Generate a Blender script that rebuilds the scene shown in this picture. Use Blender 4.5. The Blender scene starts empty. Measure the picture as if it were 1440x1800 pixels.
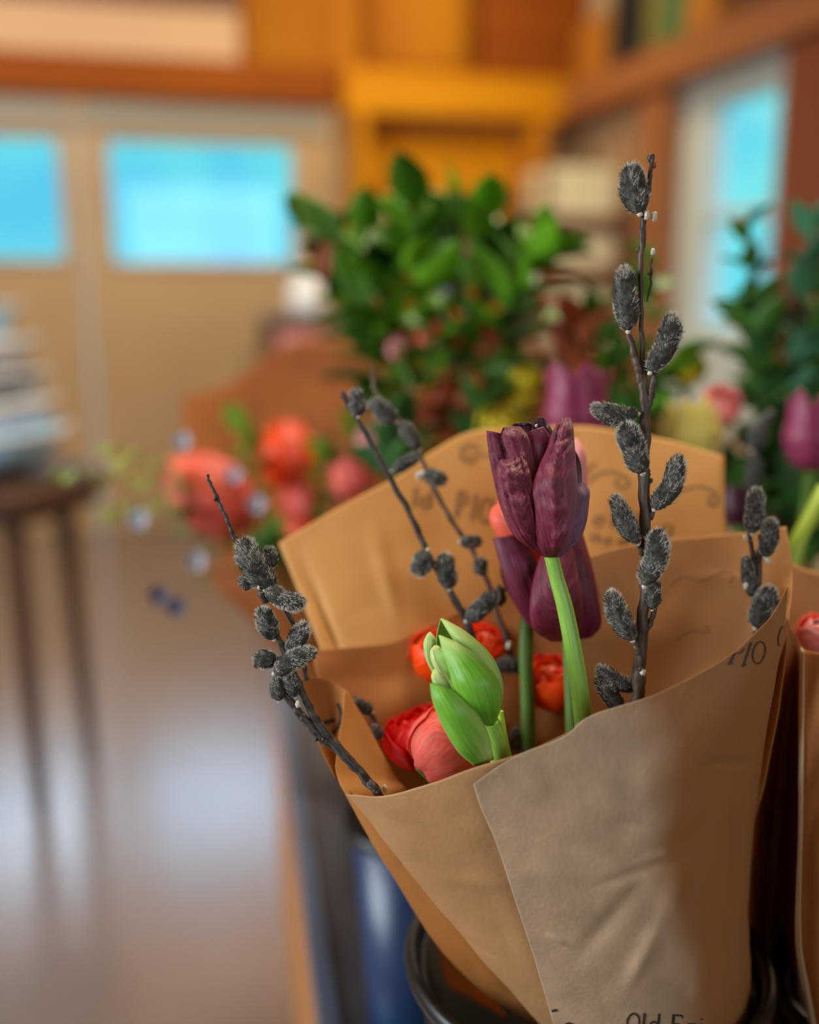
import bpy, math, random
import numpy as np
from mathutils import Vector, Matrix, noise
from mathutils.bvhtree import BVHTree

# ------------------------------------------------------------------ camera, world, lights, exposure
SC = bpy.context.scene
COL = SC.collection
CAM_H, PITCH, YAW, F = 1.25, math.radians(12.5), math.radians(15), 1800.0
cam = bpy.data.cameras.new('camera'); camo = bpy.data.objects.new('camera', cam); COL.objects.link(camo)
camo.location = (0, 0, CAM_H)
camo.rotation_euler = (math.radians(90)-PITCH, 0, -YAW)
cam.sensor_fit = 'HORIZONTAL'; cam.sensor_width = 24; cam.lens = 24*F/1440
cam.clip_start = .02
cam.dof.use_dof = True; cam.dof.focus_distance = .482; cam.dof.aperture_fstop = 1.8
SC.camera = camo
SC.view_settings.view_transform = 'Standard'; SC.view_settings.look = 'None'
SC.view_settings.exposure = 0.35; SC.view_settings.gamma = 1; SC.view_settings.use_curve_mapping = False
try:
    SC.cycles.use_denoising = True; SC.cycles.denoiser = 'OPENIMAGEDENOISE'
    SC.cycles.max_bounces = 8; SC.cycles.sample_clamp_indirect = 6
    SC.cycles.caustics_reflective = False; SC.cycles.caustics_refractive = False
except Exception: pass

def lin(h):
    h = h.lstrip('#'); v = [int(h[i:i+2], 16)/255 for i in (0, 2, 4)]
    return tuple([(c/12.92 if c <= .04045 else ((c+.055)/1.055)**2.4) for c in v]+[1])

w = bpy.data.worlds.new('sky'); SC.world = w; w.use_nodes = True
nt = w.node_tree; nt.nodes.clear()
wo = nt.nodes.new('ShaderNodeOutputWorld'); wb = nt.nodes.new('ShaderNodeBackground')
wn = nt.nodes.new('ShaderNodeTexNoise'); wn.inputs['Scale'].default_value = 9
wc = nt.nodes.new('ShaderNodeTexCoord'); wr = nt.nodes.new('ShaderNodeValToRGB')
wr.color_ramp.elements[0].position = .35; wr.color_ramp.elements[0].color = lin('#4fd0fb')
wr.color_ramp.elements[1].position = .65; wr.color_ramp.elements[1].color = lin('#72f2f8')
nt.links.new(wc.outputs['Generated'], wn.inputs['Vector']); nt.links.new(wn.outputs['Fac'], wr.inputs['Fac'])
wz = nt.nodes.new('ShaderNodeSeparateXYZ'); nt.links.new(wc.outputs['Generated'], wz.inputs[0])
wm = nt.nodes.new('ShaderNodeMapRange'); wm.inputs['From Min'].default_value = .22; wm.inputs['From Max'].default_value = .38
nt.links.new(wz.outputs['Z'], wm.inputs['Value'])
wx = nt.nodes.new('ShaderNodeMix'); wx.data_type = 'RGBA'; wx.inputs['B'].default_value = (2.0, 3.0, 4.1, 1)   # brighter cloud higher up
nt.links.new(wm.outputs['Result'], wx.inputs['Factor']); nt.links.new(wr.outputs['Color'], wx.inputs['A'])
nt.links.new(wx.outputs['Result'], wb.inputs['Color']); wb.inputs['Strength'].default_value = .80
nt.links.new(wb.outputs['Background'], wo.inputs['Surface'])

def area(name, loc, target, sx, sy, power, color):
    l = bpy.data.lights.new(name, 'AREA'); l.shape = 'RECTANGLE'; l.size = sx; l.size_y = sy
    l.energy = power; l.color = color
    o = bpy.data.objects.new(name, l); COL.objects.link(o); o.location = loc
    d = Vector(target)-Vector(loc); o.rotation_euler = d.to_track_quat('-Z', 'Y').to_euler()
    return o
area('left_window_daylight', (-2.45, .55, 1.75), (0.3, .5, .95), 1.7, 1.3, 74, (.88, .94, 1.0))
area('rear_window_daylight', (.9, -2.05, 1.9), (.3, 1, .8), 1.8, 1.0, 11, (.85, .93, 1.0))
area('ceiling_lamp_light', (.9, 1.5, 3.05), (.7, 1.2, 0), .8, .8, 54, (1, .84, .62))
area('back_lamp_light', (1.3, 4.1, 3.05), (1.25, 5.4, 1.3), .6, .6, 20, (1, .86, .52))
area('door_lamp_light', (-.8, 3.4, 3.05), (-.6, 5.4, .8), .8, .6, 40, (1, .92, .76))

# ------------------------------------------------------------------ camera-geometry helpers (points at real depths)
c0 = np.array([0, 0, CAM_H])
fw = np.array([math.sin(YAW)*math.cos(PITCH), math.cos(YAW)*math.cos(PITCH), -math.sin(PITCH)])
rt = np.array([math.cos(YAW), -math.sin(YAW), 0])
up = np.cross(rt, fw)
def ray(x, y): return fw+(x-720)/F*rt-(y-900)/F*up
def P(x, y, d): return c0+d*ray(x, y)
def on_z(x, y, z):
    r = ray(x, y); return c0+r*((z-CAM_H)/r[2])
def on_y(x, y, Y):
    r = ray(x, y); return c0+r*(Y/r[1])
def on_x(x, y, X):
    r = ray(x, y); return c0+r*(X/r[0])
def spl(pts, t):
    pts = np.asarray(pts, float); n = len(pts)
    t = np.clip(np.asarray(t, float), 0, 1)*(n-1); i = np.minimum(t.astype(int), n-2); f = (t-i)[..., None]
    g = lambda k: pts[np.clip(k, 0, n-1)]
    p1, p2 = g(i), g(i+1)
    p0 = np.where((i > 0)[..., None], g(i-1), 2*p1-p2); p3 = np.where((i+2 < n)[..., None], g(i+2), 2*p2-p1)
    return .5*(2*p1+(p2-p0)*f+(2*p0-5*p1+4*p2-p3)*f**2+(3*p1-p0-3*p2+p3)*f**3)
def unit(v): v = np.asarray(v, float); return v/max(np.linalg.norm(v), 1e-9)
def frame(a):
    a = unit(a); h = np.array([0, 0, 1.]) if abs(a[2]) < .9 else np.array([1., 0, 0])
    x = unit(np.cross(h, a)); return x, np.cross(a, x), a

# ------------------------------------------------------------------ mesh builder
class MB:
    def __init__(s): s.v = []; s.f = []; s.m = []; s.uv = []; s.t = []
    def add(s, verts, faces, mi=0, uv=None, tint=.5):
        b = len(s.v); s.v += [tuple(map(float, p)) for p in verts]
        s.uv += list(uv) if uv is not None else [(0, 0)]*len(verts)
        s.t += list(tint) if hasattr(tint, '__len__') else [tint]*len(verts)
        s.f += [tuple(b+i for i in f) for f in faces]; s.m += [mi]*len(faces)
    def grid(s, g, mi=0, wrap=False, uv=True, tint=.5):
        nv, nu = g.shape[:2]; fs = []
        for j in range(nv-1):
            for i in range(nu if wrap else nu-1):
                k = (i+1) % nu; fs.append((j*nu+i, j*nu+k, (j+1)*nu+k, (j+1)*nu+i))
        U = [(i/(nu-1), j/(nv-1)) for j in range(nv) for i in range(nu)]
        s.add(g.reshape(-1, 3), fs, mi, U, tint)
    def box(s, a, b, mi=0):
        x0, y0, z0 = np.minimum(a, b); x1, y1, z1 = np.maximum(a, b)
        v = [(x0,y0,z0),(x1,y0,z0),(x1,y1,z0),(x0,y1,z0),(x0,y0,z1),(x1,y0,z1),(x1,y1,z1),(x0,y1,z1)]
        s.add(v, [(0,3,2,1),(4,5,6,7),(0,1,5,4),(1,2,6,5),(2,3,7,6),(3,0,4,7)], mi)
        return s
    def tube(s, pts, radii, n=10, mi=0, knob=0, seed=0, cap=True):
        pts = np.asarray(pts, float); m = len(pts); r = np.interp(np.linspace(0, 1, m), np.linspace(0, 1, len(radii)), radii)
        T = np.gradient(pts, axis=0); x, y, _ = frame(T[0]); g = np.zeros((m, n, 3))
        for j in range(m):
            t = unit(T[j]); x = unit(x-np.dot(x, t)*t); y = np.cross(t, x)
            for i in range(n):
                a = 2*math.pi*i/n; rr = r[j]
                if knob: rr *= 1+knob*noise.noise(Vector((j*.11, math.cos(a)*.9+seed, math.sin(a)*.9)))
                g[j, i] = pts[j]+rr*(math.cos(a)*x+math.sin(a)*y)
        s.grid(g, mi, wrap=True)
        if cap:
            for j in (0, m-1):
                b = len(s.v); s.add(list(g[j])+[pts[j]], [(i, (i+1) % n, n) if j else ((i+1) % n, i, n) for i in range(n)], mi)
        return s
    def lathe(s, c, prof, n=40, mi=0):
        g = np.array([[(c[0]+r*math.cos(2*math.pi*i/n), c[1]+r*math.sin(2*math.pi*i/n), c[2]+z) for i in range(n)] for r, z in prof])
        s.grid(g, mi, wrap=True); return s
    def blob(s, c, rx, ry=None, rz=None, n=12, amp=0, seed=0, mi=0, tint=.5):
        ry = ry or rx; rz = rz or rx; g = []
        for j in range(n+1):
            row = []
            for i in range(2*n):
                a, b = math.pi*i/n, math.pi*j/n
                d = np.array([math.sin(b)*math.cos(a), math.sin(b)*math.sin(a), -math.cos(b)])
                k = 1+amp*noise.noise(Vector(d*1.7)+Vector((seed, seed*.3, 0)))
                row.append(np.asarray(c)+d*np.array([rx, ry, rz])*k)
            g.append(row)
        s.grid(np.array(g), mi, wrap=True, tint=tint); return s
    def build(s, name, mats, parent=None, smooth=True, solid=0, bevel=0, origin=None):
        me = bpy.data.meshes.new(name); off = np.zeros(3)
        q = parent
        while q is not None: off += np.array(q.location); q = q.parent
        V = np.array(s.v)
        if parent is None:
            off = np.array(origin) if origin is not None else (V.min(0)+V.max(0))/2
        me.from_pydata([tuple(p) for p in V-off], [], s.f)
        for m in (mats if isinstance(mats, (list, tuple)) else [mats]): me.materials.append(m)
        me.polygons.foreach_set('material_index', s.m)
        me.polygons.foreach_set('use_smooth', [smooth]*len(s.f))
        ul = me.uv_layers.new(name='UVMap'); li = np.zeros(len(me.loops), int); me.loops.foreach_get('vertex_index', li)
        ul.data.foreach_set('uv', np.array(s.uv, float)[li].ravel())
        at = me.attributes.new('tint', 'FLOAT', 'POINT'); at.data.foreach_set('value', np.array(s.t, float))
        me.update()
        o = bpy.data.objects.new(name, me); COL.objects.link(o)
        if parent is None: o.location = off
        else: o.parent = parent
        if solid:
            md = o.modifiers.new('solid', 'SOLIDIFY'); md.thickness = solid; md.offset = 0
        if bevel:
            md = o.modifiers.new('bevel', 'BEVEL'); md.width = bevel; md.segments = 2; md.limit_method = 'ANGLE'
        return o

def thing(name, label, cat, loc, group=None):
    o = bpy.data.objects.new(name, None); COL.objects.link(o); o.location = tuple(map(float, loc))
    o.empty_display_size = .02
    return tag(o, label, cat, group)
def tag(o, label=None, cat=None, group=None, kind=None):
    if label: o['label'] = label
    if cat: o['category'] = cat
    if group: o['group'] = group
    if kind: o['kind'] = kind
    return o
def struct(o): o['kind'] = 'structure'; return o

# ------------------------------------------------------------------ materials
def mat(name, col, rough=.6, col2=None, scale=8, stretch=(1, 1, 1), bump=0, trans=0, metal=0, coord='Object',
        ramp=(.3, .7), tint=None, sheen=0, sss=0, detail=4, bscale=None, spec=None, coat=0):
    m = bpy.data.materials.new(name); m.use_nodes = True; n = m.node_tree; n.nodes.clear(); L = n.links.new
    out = n.nodes.new('ShaderNodeOutputMaterial'); b = n.nodes.new('ShaderNodeBsdfPrincipled')
    b.inputs['Roughness'].default_value = rough; b.inputs['Metallic'].default_value = metal
    b.inputs['Base Color'].default_value = lin(col)
    if spec is not None: b.inputs['Specular IOR Level'].default_value = spec
    if sheen: b.inputs['Sheen Weight'].default_value = sheen
    if coat: b.inputs['Coat Weight'].default_value = coat; b.inputs['Coat Roughness'].default_value = .1
    if sss:
        b.inputs['Subsurface Weight'].default_value = sss; b.inputs['Subsurface Radius'].default_value = (.004, .002, .001)
        b.inputs['Subsurface Scale'].default_value = 1
    csock = None
    if col2 or bump:
        tc = n.nodes.new('ShaderNodeTexCoord'); mp = n.nodes.new('ShaderNodeMapping'); mp.inputs['Scale'].default_value = stretch
        L(tc.outputs[coord], mp.inputs['Vector'])
        nz = n.nodes.new('ShaderNodeTexNoise'); nz.inputs['Scale'].default_value = scale; nz.inputs['Detail'].default_value = detail
        L(mp.outputs['Vector'], nz.inputs['Vector'])
        if col2:
            r = n.nodes.new('ShaderNodeValToRGB'); e = r.color_ramp.elements
            e[0].position, e[1].position = ramp; e[0].color = lin(col); e[1].color = lin(col2)
            L(nz.outputs['Fac'], r.inputs['Fac']); csock = r.outputs['Color']
        if bump:
            nb = nz
            if bscale:
                nb = n.nodes.new('ShaderNodeTexNoise'); nb.inputs['Scale'].default_value = bscale; nb.inputs['Detail'].default_value = detail
                L(mp.outputs['Vector'], nb.inputs['Vector'])
            bp = n.nodes.new('ShaderNodeBump'); bp.inputs['Strength'].default_value = 1; bp.inputs['Distance'].default_value = bump
            L(nb.outputs['Fac'], bp.inputs['Height']); L(bp.outputs['Normal'], b.inputs['Normal'])
    if tint:
        a = n.nodes.new('ShaderNodeAttribute'); a.attribute_name = 'tint'
        mx = n.nodes.new('ShaderNodeMix'); mx.data_type = 'RGBA'
        L(a.outputs['Fac'], mx.inputs['Factor'])
        if csock: L(csock, mx.inputs['A'])
        else: mx.inputs['A'].default_value = lin(col)
        mx.inputs['B'].default_value = lin(tint); csock = mx.outputs['Result']
    if csock: L(csock, b.inputs['Base Color'])
    sh = b.outputs['BSDF']
    if trans:
        t = n.nodes.new('ShaderNodeBsdfTranslucent'); ms = n.nodes.new('ShaderNodeMixShader'); ms.inputs['Fac'].default_value = trans
        if csock: L(csock, t.inputs['Color'])
        else: t.inputs['Color'].default_value = lin(col)
        L(sh, ms.inputs[1]); L(t.outputs['BSDF'], ms.inputs[2]); sh = ms.outputs['Shader']
    L(sh, out.inputs['Surface']); return m
def glass(name, tintc='#ffffff'):
    m = bpy.data.materials.new(name); m.use_nodes = True; n = m.node_tree; n.nodes.clear()
    out = n.nodes.new('ShaderNodeOutputMaterial'); t = n.nodes.new('ShaderNodeBsdfTransparent'); g = n.nodes.new('ShaderNodeBsdfGlossy')
    t.inputs['Color'].default_value = lin(tintc); g.inputs['Roughness'].default_value = .05
    ms = n.nodes.new('ShaderNodeMixShader'); ms.inputs['Fac'].default_value = .06
    n.links.new(t.outputs[0], ms.inputs[1]); n.links.new(g.outputs[0], ms.inputs[2]); n.links.new(ms.outputs[0], out.inputs['Surface']); return m

M = dict(
    kraft=mat('kraft_paper', '#b87c42', .72, '#cf9456', 14, bump=.00025, bscale=420, trans=.30, ramp=(.25, .75)),
    kraft_front=mat('kraft_paper_front', '#a87a4c', .7, '#c0905e', 16, bump=.00025, bscale=420, trans=.15, ramp=(.25, .75)),
    kraft_back=mat('kraft_paper_light', '#d6954a', .7, '#e6aa5c', 9, trans=.30, ramp=(.25, .75)),
    kraft_grey=mat('kraft_paper_lit_shaded', '#a3876a', .62, '#bb9c7c', 60, bump=.0003, bscale=500, trans=.12, ramp=(.3, .7), detail=8),
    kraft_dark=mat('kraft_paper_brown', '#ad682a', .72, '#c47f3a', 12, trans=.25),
    kraft_deep=mat('kraft_paper_shaded', '#8f5220', .75, '#a5652c', 12, trans=.05),  # darker kraft copy, the side valley's shade put into its colour
    kraft_red=mat('russet_paper', '#8e4810', .75, '#a65c18', 9, trans=.25),
    ink=mat('black_ink', '#33261c', .6),
    ink_soft=mat('faded_ink', '#8a6238', .7),
    bark=mat('willow_bark', '#2c2119', .55, '#5a4434', 260, stretch=(1, 1, .35), bump=.0004),
    bark_black=mat('dark_willow_bark', '#1a1513', .5, '#4a3c33', 300, bump=.0004),
    catkin=mat('catkin_body', '#1d1b19', .85, '#5a564e', 420, ramp=(.35, .75)),
    fur_dark=mat('catkin_dark_fur', '#24221f', .7),
    fur=mat('catkin_silver_fur', '#d9d3c4', .6, sheen=.3),
    fur_white=mat('catkin_white_fur', '#cfc6b2', .7),
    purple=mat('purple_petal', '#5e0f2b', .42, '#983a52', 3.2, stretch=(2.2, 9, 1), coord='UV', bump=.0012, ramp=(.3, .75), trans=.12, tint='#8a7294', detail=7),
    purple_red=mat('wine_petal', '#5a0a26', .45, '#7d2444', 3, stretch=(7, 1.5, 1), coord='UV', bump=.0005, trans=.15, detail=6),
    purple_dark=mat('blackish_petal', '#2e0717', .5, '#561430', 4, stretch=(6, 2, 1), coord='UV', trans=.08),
    green=mat('green_petal', '#4f9a22', .38, '#8cc83c', 3, stretch=(10, .8, 1), coord='UV', bump=.0003, ramp=(.3, .7), trans=.18, tint='#d3e88e', detail=6),
    green_in=mat('pale_green_petal', '#b9cf6c', .45, '#d7e29c', 4, stretch=(8, 1, 1), coord='UV', trans=.2),
    stem=mat('tulip_stem', '#74a53a', .35, '#93bd50', 6, stretch=(6, 1, 1), coord='UV'),
    stem_dark=mat('dull_stem', '#587a30', .45),
    stem_yellow=mat('yellow_green_stem', '#a6c43c', .4),
    coral=mat('coral_petal', '#ff7350', .45, '#ff9078', 3, stretch=(8, 1.5, 1), coord='UV', trans=.42),
    salmon=mat('salmon_petal', '#fb6f5c', .5, '#ff8f7c', 3, stretch=(8, 1.5, 1), coord='UV', trans=.42, bump=.0003),
    red=mat('red_petal', '#ee0d05', .4, '#ff2010', 3, coord='UV', trans=.42),
    orange=mat('orange_petal', '#ff4a05', .4, '#ff6a18', 3, coord='UV', trans=.42),
    pink=mat('pink_petal', '#f0908c', .5, '#f7b3ae', 3, coord='UV', trans=.2),
    yellow=mat('yellow_petal', '#efc94a', .5, '#f4da70', 3, coord='UV', trans=.25, tint='#c9dd84'),
    yellow_deep=mat('deep_yellow_petal', '#e5bf10', .5, '#d2cc20', 3, coord='UV', trans=.25),
    plum=mat('plum_petal', '#86244a', .45, '#a63f62', 3, stretch=(8, 1, 1), coord='UV', trans=.2),
    leaf=mat('glossy_leaf', '#27570f', .4, trans=.35, tint='#74b020'),
    leaf_dull=mat('dark_leaf', '#24551c', .55, trans=.3, tint='#5c8c30'),
    leaf_blue=mat('blue_green_leaf', '#285c3c', .45, trans=.2, tint='#5f9a70'),
    leaf_red=mat('russet_leaf', '#8a3512', .5, trans=.2, tint='#b8602a'),
    leaf_pale=mat('pale_bud_leaf', '#8e9c40', .5, trans=.3, tint='#c3cc62'),
    twig=mat('green_twig', '#5a6a2a', .6),
    whiteblue=mat('pale_blue_petal', '#b4b8cc', .5, trans=.2, tint='#dcdce0'),
    navyp=mat('indigo_petal', '#4d5070', .5),
    black=mat('black_plastic', '#0b0a09', .38),
    navy=mat('navy_enamel', '#12294a', .35, '#1c3a60', 6),
    zinc=mat('zinc_top', '#56595f', .32, '#474a52', 5, metal=.5),
    zedge=mat('zinc_edge', '#6f86a6', .3, metal=.7),
    tablewood=mat('table_wood', '#9c6230', .5, '#b87a3c', 3, stretch=(1, 1, 8)),
    floor=None,
    beige=mat('beige_door_paint', '#b5946c', .6, '#a98860', 2),
    wallp=mat('plaster', '#b79a78', .8),
    orange_wood=mat('fir_panel', '#94530a', .7, '#ac6c0c', 2.2, spec=.15, stretch=(3, 3, .4)),
    orange_dark=mat('stained_fir', '#7e3c08', .7, '#944c0c', 2.5, spec=.15, stretch=(.5, 3, 3)),
    gold_wood=mat('golden_pine', '#bd7406', .7, '#cc8a0a', 2, spec=.15, stretch=(.5, 1, 3)),
    brown_wood=mat('brown_post_wood', '#6e3418', .5, '#834424', 3, stretch=(3, 3, .4)),
    rose_wood=mat('rosy_beam_wood', '#8e5430', .55, '#9c6034', 2, stretch=(3, .4, 3)),
    tan=mat('tan_board', '#c49a76', .7, '#cda682', 1.2),
    tan_edge=mat('dark_frame_wood', '#6b3f2c', .6),
    whitef=mat('white_painted_frame', '#c4ccc6', .5),
    cream=mat('cream_cloth', '#e6d6ac', .8, '#efe2bc', 6),
    white=mat('white_glaze', '#f2f6fa', .2, coat=.5),
    grey=mat('grey_glaze', '#8b8f94', .3),
    bluewhite=mat('pale_blue_glaze', '#a6dcff', .12, coat=.5),
    darkwood=mat('dark_table_wood', '#3e2616', .45, '#4e3220', 5),
    book_k=mat('black_cloth_cover', '#191a20', .6), book_o=mat('olive_cover', '#6d6530', .6),
    book_g=mat('green_cover', '#3d6a3e', .6), book_t=mat('ochre_cover', '#a8681c', .6), book_b=mat('brown_cover', '#5a3220', .6),
    metal=mat('brushed_steel', '#8a9096', .35, metal=.8),
    glass=glass('window_glass'),
)
# floor: glossy brown boards
M['floor'] = mat('varnished_floor', '#6a5548', .26, '#77665c', 1.2, stretch=(3, .6, 1), bump=.0008, bscale=5, spec=1.0, coat=.5)
for _n in M['floor'].node_tree.nodes:
    if _n.type == 'BSDF_PRINCIPLED':
        _n.inputs['IOR'].default_value = 2.3; _n.inputs['Coat Roughness'].default_value = .22; _n.inputs['Metallic'].default_value = .1

# the outer sheet: cool light painted in as grey on its left, shade as brown on its right
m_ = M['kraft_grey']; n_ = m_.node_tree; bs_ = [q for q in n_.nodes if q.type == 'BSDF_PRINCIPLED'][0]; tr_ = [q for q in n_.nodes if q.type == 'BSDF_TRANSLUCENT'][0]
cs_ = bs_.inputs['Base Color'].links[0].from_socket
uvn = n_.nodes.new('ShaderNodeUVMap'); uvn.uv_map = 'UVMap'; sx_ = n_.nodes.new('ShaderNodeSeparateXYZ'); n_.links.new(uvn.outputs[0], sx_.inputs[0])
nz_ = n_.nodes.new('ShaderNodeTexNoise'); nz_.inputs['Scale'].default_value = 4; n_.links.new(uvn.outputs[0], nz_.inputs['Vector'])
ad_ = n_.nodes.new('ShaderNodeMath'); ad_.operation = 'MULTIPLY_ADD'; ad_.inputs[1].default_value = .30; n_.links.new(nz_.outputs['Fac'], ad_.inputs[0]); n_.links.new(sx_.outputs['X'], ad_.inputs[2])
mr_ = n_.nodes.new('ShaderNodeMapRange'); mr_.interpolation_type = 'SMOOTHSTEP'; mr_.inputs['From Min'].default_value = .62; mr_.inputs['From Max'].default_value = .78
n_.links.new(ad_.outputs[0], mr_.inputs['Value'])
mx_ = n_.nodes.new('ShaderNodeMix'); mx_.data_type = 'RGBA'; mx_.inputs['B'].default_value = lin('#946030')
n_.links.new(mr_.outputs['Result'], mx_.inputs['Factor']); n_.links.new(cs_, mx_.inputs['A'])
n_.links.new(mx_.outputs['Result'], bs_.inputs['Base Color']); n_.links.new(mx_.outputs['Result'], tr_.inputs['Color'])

# ================================================================== SETTING
YB, XR, XL, YR, ZC = 5.4, 2.35, -2.6, -2.3, 3.2
struct(MB().box((XL-.1, YR-.1, -.1), (XR+.1, YB+.1, 0)).build('floor', M['floor'], smooth=False))
struct(MB().box((XL-.1, YR-.1, ZC), (XR+.1, YB+.1, ZC+.1)).build('ceiling', M['wallp'], smooth=False))
def holed(name, axis, pos, th, a0, a1, z0, z1, holes, m, parent=None, kind=True):
    """wall or door slab across the plane, with rectangular openings (a0,a1,z0,z1)"""
    b = MB(); A = sorted({a0, a1}|{h[0] for h in holes}|{h[1] for h in holes}); Z = sorted({z0, z1}|{h[2] for h in holes}|{h[3] for h in holes})
    for i in range(len(A)-1):
        for j in range(len(Z)-1):
            ca, cz = (A[i]+A[i+1])/2, (Z[j]+Z[j+1])/2
            if any(h[0] < ca < h[1] and h[2] < cz < h[3] for h in holes): continue
            if axis == 'y': b.box((A[i], pos, Z[j]), (A[i+1], pos+th, Z[j+1]))
            else: b.box((pos, A[i], Z[j]), (pos+th, A[i+1], Z[j+1]))
    o = b.build(name, m, parent, smooth=False)
    if kind and parent is None: struct(o)
    return o
def yz(x, y): p = on_y(x, y, YB); return p[0], p[2]
dx1 = yz(575, 500)[0]; dxm = yz(152, 500)[0]; dx0 = dxm-(dx1-dxm); dtop = yz(330, 178)[1]
holed('wall_back', 'y', YB, .12, XL, XR+.1, 0, ZC, [(dx0, dx1, -.01, dtop)], M['wallp'])
# right wall with window
def xz(x, y): p = on_x(x, y, XR); return p[1], p[2]
wy1 = xz(1190, 300)[0]; wy0 = xz(1378, 300)[0]; wz1 = xz(1300, 135)[1]; wz0 = xz(1250, 600)[1]
holed('wall_right', 'x', XR, .12, YR, YB, 0, ZC, [(wy0, wy1, wz0, wz1)], M['wallp'])
holed('wall_left', 'x', XL-.1, .1, YR, YB, 0, ZC, [(-.5, 1.2, 1.1, 2.4)], M['wallp'])
holed('wall_rear', 'y', YR-.1, .1, XL, XR, 0, ZC, [(0, 1.8, 1.4, 2.4)], M['wallp'])
# doors with big panes
def door(n, a0, a1, hole, hx):
    o = holed('door_%d' % n, 'y', YB+.02, .05, a0+.004, a1-.004, 0.005, dtop, [hole], M['beige'])
    MB().box((hole[0], YB+.04, hole[2]), (hole[1], YB+.046, hole[3])).build('glass_pane', M['glass'], o, smooth=False)
    b = MB()
    for q in (hole[0]-.03, hole[1]): b.box((q, YB+.008, hole[2]-.03), (q+.03, YB+.022, hole[3]+.03))
    for q in (hole[2]-.03, hole[3]): b.box((hole[0], YB+.008, q), (hole[1], YB+.022, q+.03))
    b.build('pane_moulding', M['beige'], o, smooth=False, bevel=.004)
    b = MB(); x = hx
    b.tube([(x, YB-.05, 1.0), (x, YB-.05, 1.16)], [.01], 12); b.box((x-.02, YB+.012, .98), (x+.02, YB+.02, 1.18))
    for z in (1.0, 1.15): b.tube([(x, YB-.05, z), (x, YB+.015, z)], [.008], 10)
    b.build('door_handle', M['metal'], o)
    return o
h1 = (yz(194, 350)[0], yz(516, 350)[0], yz(350, 461)[1], yz(350, 250)[1])
h2 = (yz(-215, 350)[0], yz(106, 350)[0], yz(50, 455)[1], yz(50, 240)[1])
door(1, dxm, dx1, h1, dx1-.1); door(2, dx0, dxm, h2, dx0+.1)
struct(MB().box((dx0, YB-.005, yz(330, 228)[1]), (dx1, YB+.018, dtop-.002)).build('trim_8', mat('door_top_shade', '#8d8578', .5), smooth=False))  # grey strip painted as the shade along the door tops
# door casing, header beam, golden ledge round the corner
b = MB(); b.box((dx1, YB-.02, 0), (dx1+.07, YB+.07, dtop)); b.box((dx0-.07, YB-.02, 0), (dx0, YB+.07, dtop)); b.box((dxm-.03, YB-.015, dtop-.09), (dxm+.03, YB+.02, dtop-.01))
struct(b.build('trim_1', M['beige'], smooth=False, bevel=.006))
zt = yz(300, 105)[1]
struct(MB().box((XL, YB-.06, dtop), (dx1+.07, YB, zt)).build('trim_2', M['orange_dark'], smooth=False, bevel=.006))
pz0, pz1 = yz(200, 100)[1], yz(200, 12)[1]; px1 = yz(418, 60)[0]
t = thing('wall_board', 'wide tan board in a dark frame mounted above the pale double doors', 'board', (dxm-.2, YB-.03, pz0))
MB().box((dxm-1.6, YB-.045, pz0), (px1, YB-.02, pz1)).build('panel', M['tan'], t, smooth=False, bevel=.004)
MB().box((dxm-1.6, YB-.055, pz1), (px1, YB-.015, pz1+.12)).build('frame', M['tan_edge'], t, smooth=False, bevel=.004)
struct(MB().box((yz(425, 60)[0], YB-.03, zt), (XR, YB, ZC)).build('trim_3', M['orange_wood'], smooth=False))
lz0, lz1 = yz(760, 215)[1], yz(760, 140)[1]
struct(MB().box((dx1+.07, YB-.20, lz0), (XR, YB, lz1)).build('trim_4', M['gold_wood'], smooth=False, bevel=.01))
bz0, bz1 = xz(1200, 135)[1], xz(1200, 85)[1]
bz0 = lz0-.0; bz1 = bz0+.16
struct(MB().box((XR-.14, 1.2, bz0), (XR, YB-.2, bz1)).build('trim_5', M['rose_wood'], smooth=False, bevel=.01))
# vertical fir boards over the ledge (as slightly raised planks on the wall)
for i, (x0, x1, m) in enumerate([(640, 800, 'orange_wood'), (830, 1010, 'orange_dark')]):
    a, c = yz(x0, 60)[0], yz(x1, 60)[0]
    t = thing('wall_cabinet', ['golden fir wall cabinet above the ledge, left of the dark stained one', 'dark stained fir wall cabinet above the ledge next to the books'][i], 'cabinet', ((a+c)/2, YB-.1, lz1), 'wall cabinets above the ledge')
    MB().box((a, YB-.16, lz1), (c, YB-.03, ZC-.15)).build('body', M[m], t, smooth=False, bevel=.005)
    MB().box((a+.02, YB-.18, lz1+.03), (c-.02, YB-.16, ZC-.2)).build('door', M[m], t, smooth=False, bevel=.006)
# posts beside the right window
for x0, x1, m in [(1136, 1162, 'rose_wood'), (1382, 1450, 'brown_wood')]:
    y1, y0 = on_x(x0, 300, XR-.06)[1], on_x(x1, 300, XR-.10)[1]
    struct(MB().box((XR-.10, y0, 0), (XR, y1, bz0)).build('trim_%d' % (6 if x0 < 1200 else 7), M[m], smooth=False, bevel=.008))
wf = struct(MB().box((XR+.06, wy0, wz0), (XR+.066, wy1, wz1)).build('window_1', M['glass'], smooth=False))
fy0, fy1 = xz(1372, 300)[0], xz(1246, 300)[0]
b = MB(); 
b.box((XR+.02, wy0, wz0), (XR+.09, fy0, wz1)); b.box((XR+.0, fy1, wz0), (XR+.09, wy1, wz1))
b.box((XR+.0, fy0, xz(1310, 168)[1]), (XR+.09, fy1, wz1)); b.box((XR+.0, fy0, wz0), (XR+.09, fy1, xz(1260, 572)[1]))
zz = xz(1310, 372)[1]; b.box((XR+.03, fy0, zz-.02), (XR+.08, fy1, zz+.02))
b.build('window_frame', M['whitef'], wf, smooth=False, bevel=.006)
b = MB(); 
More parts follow.
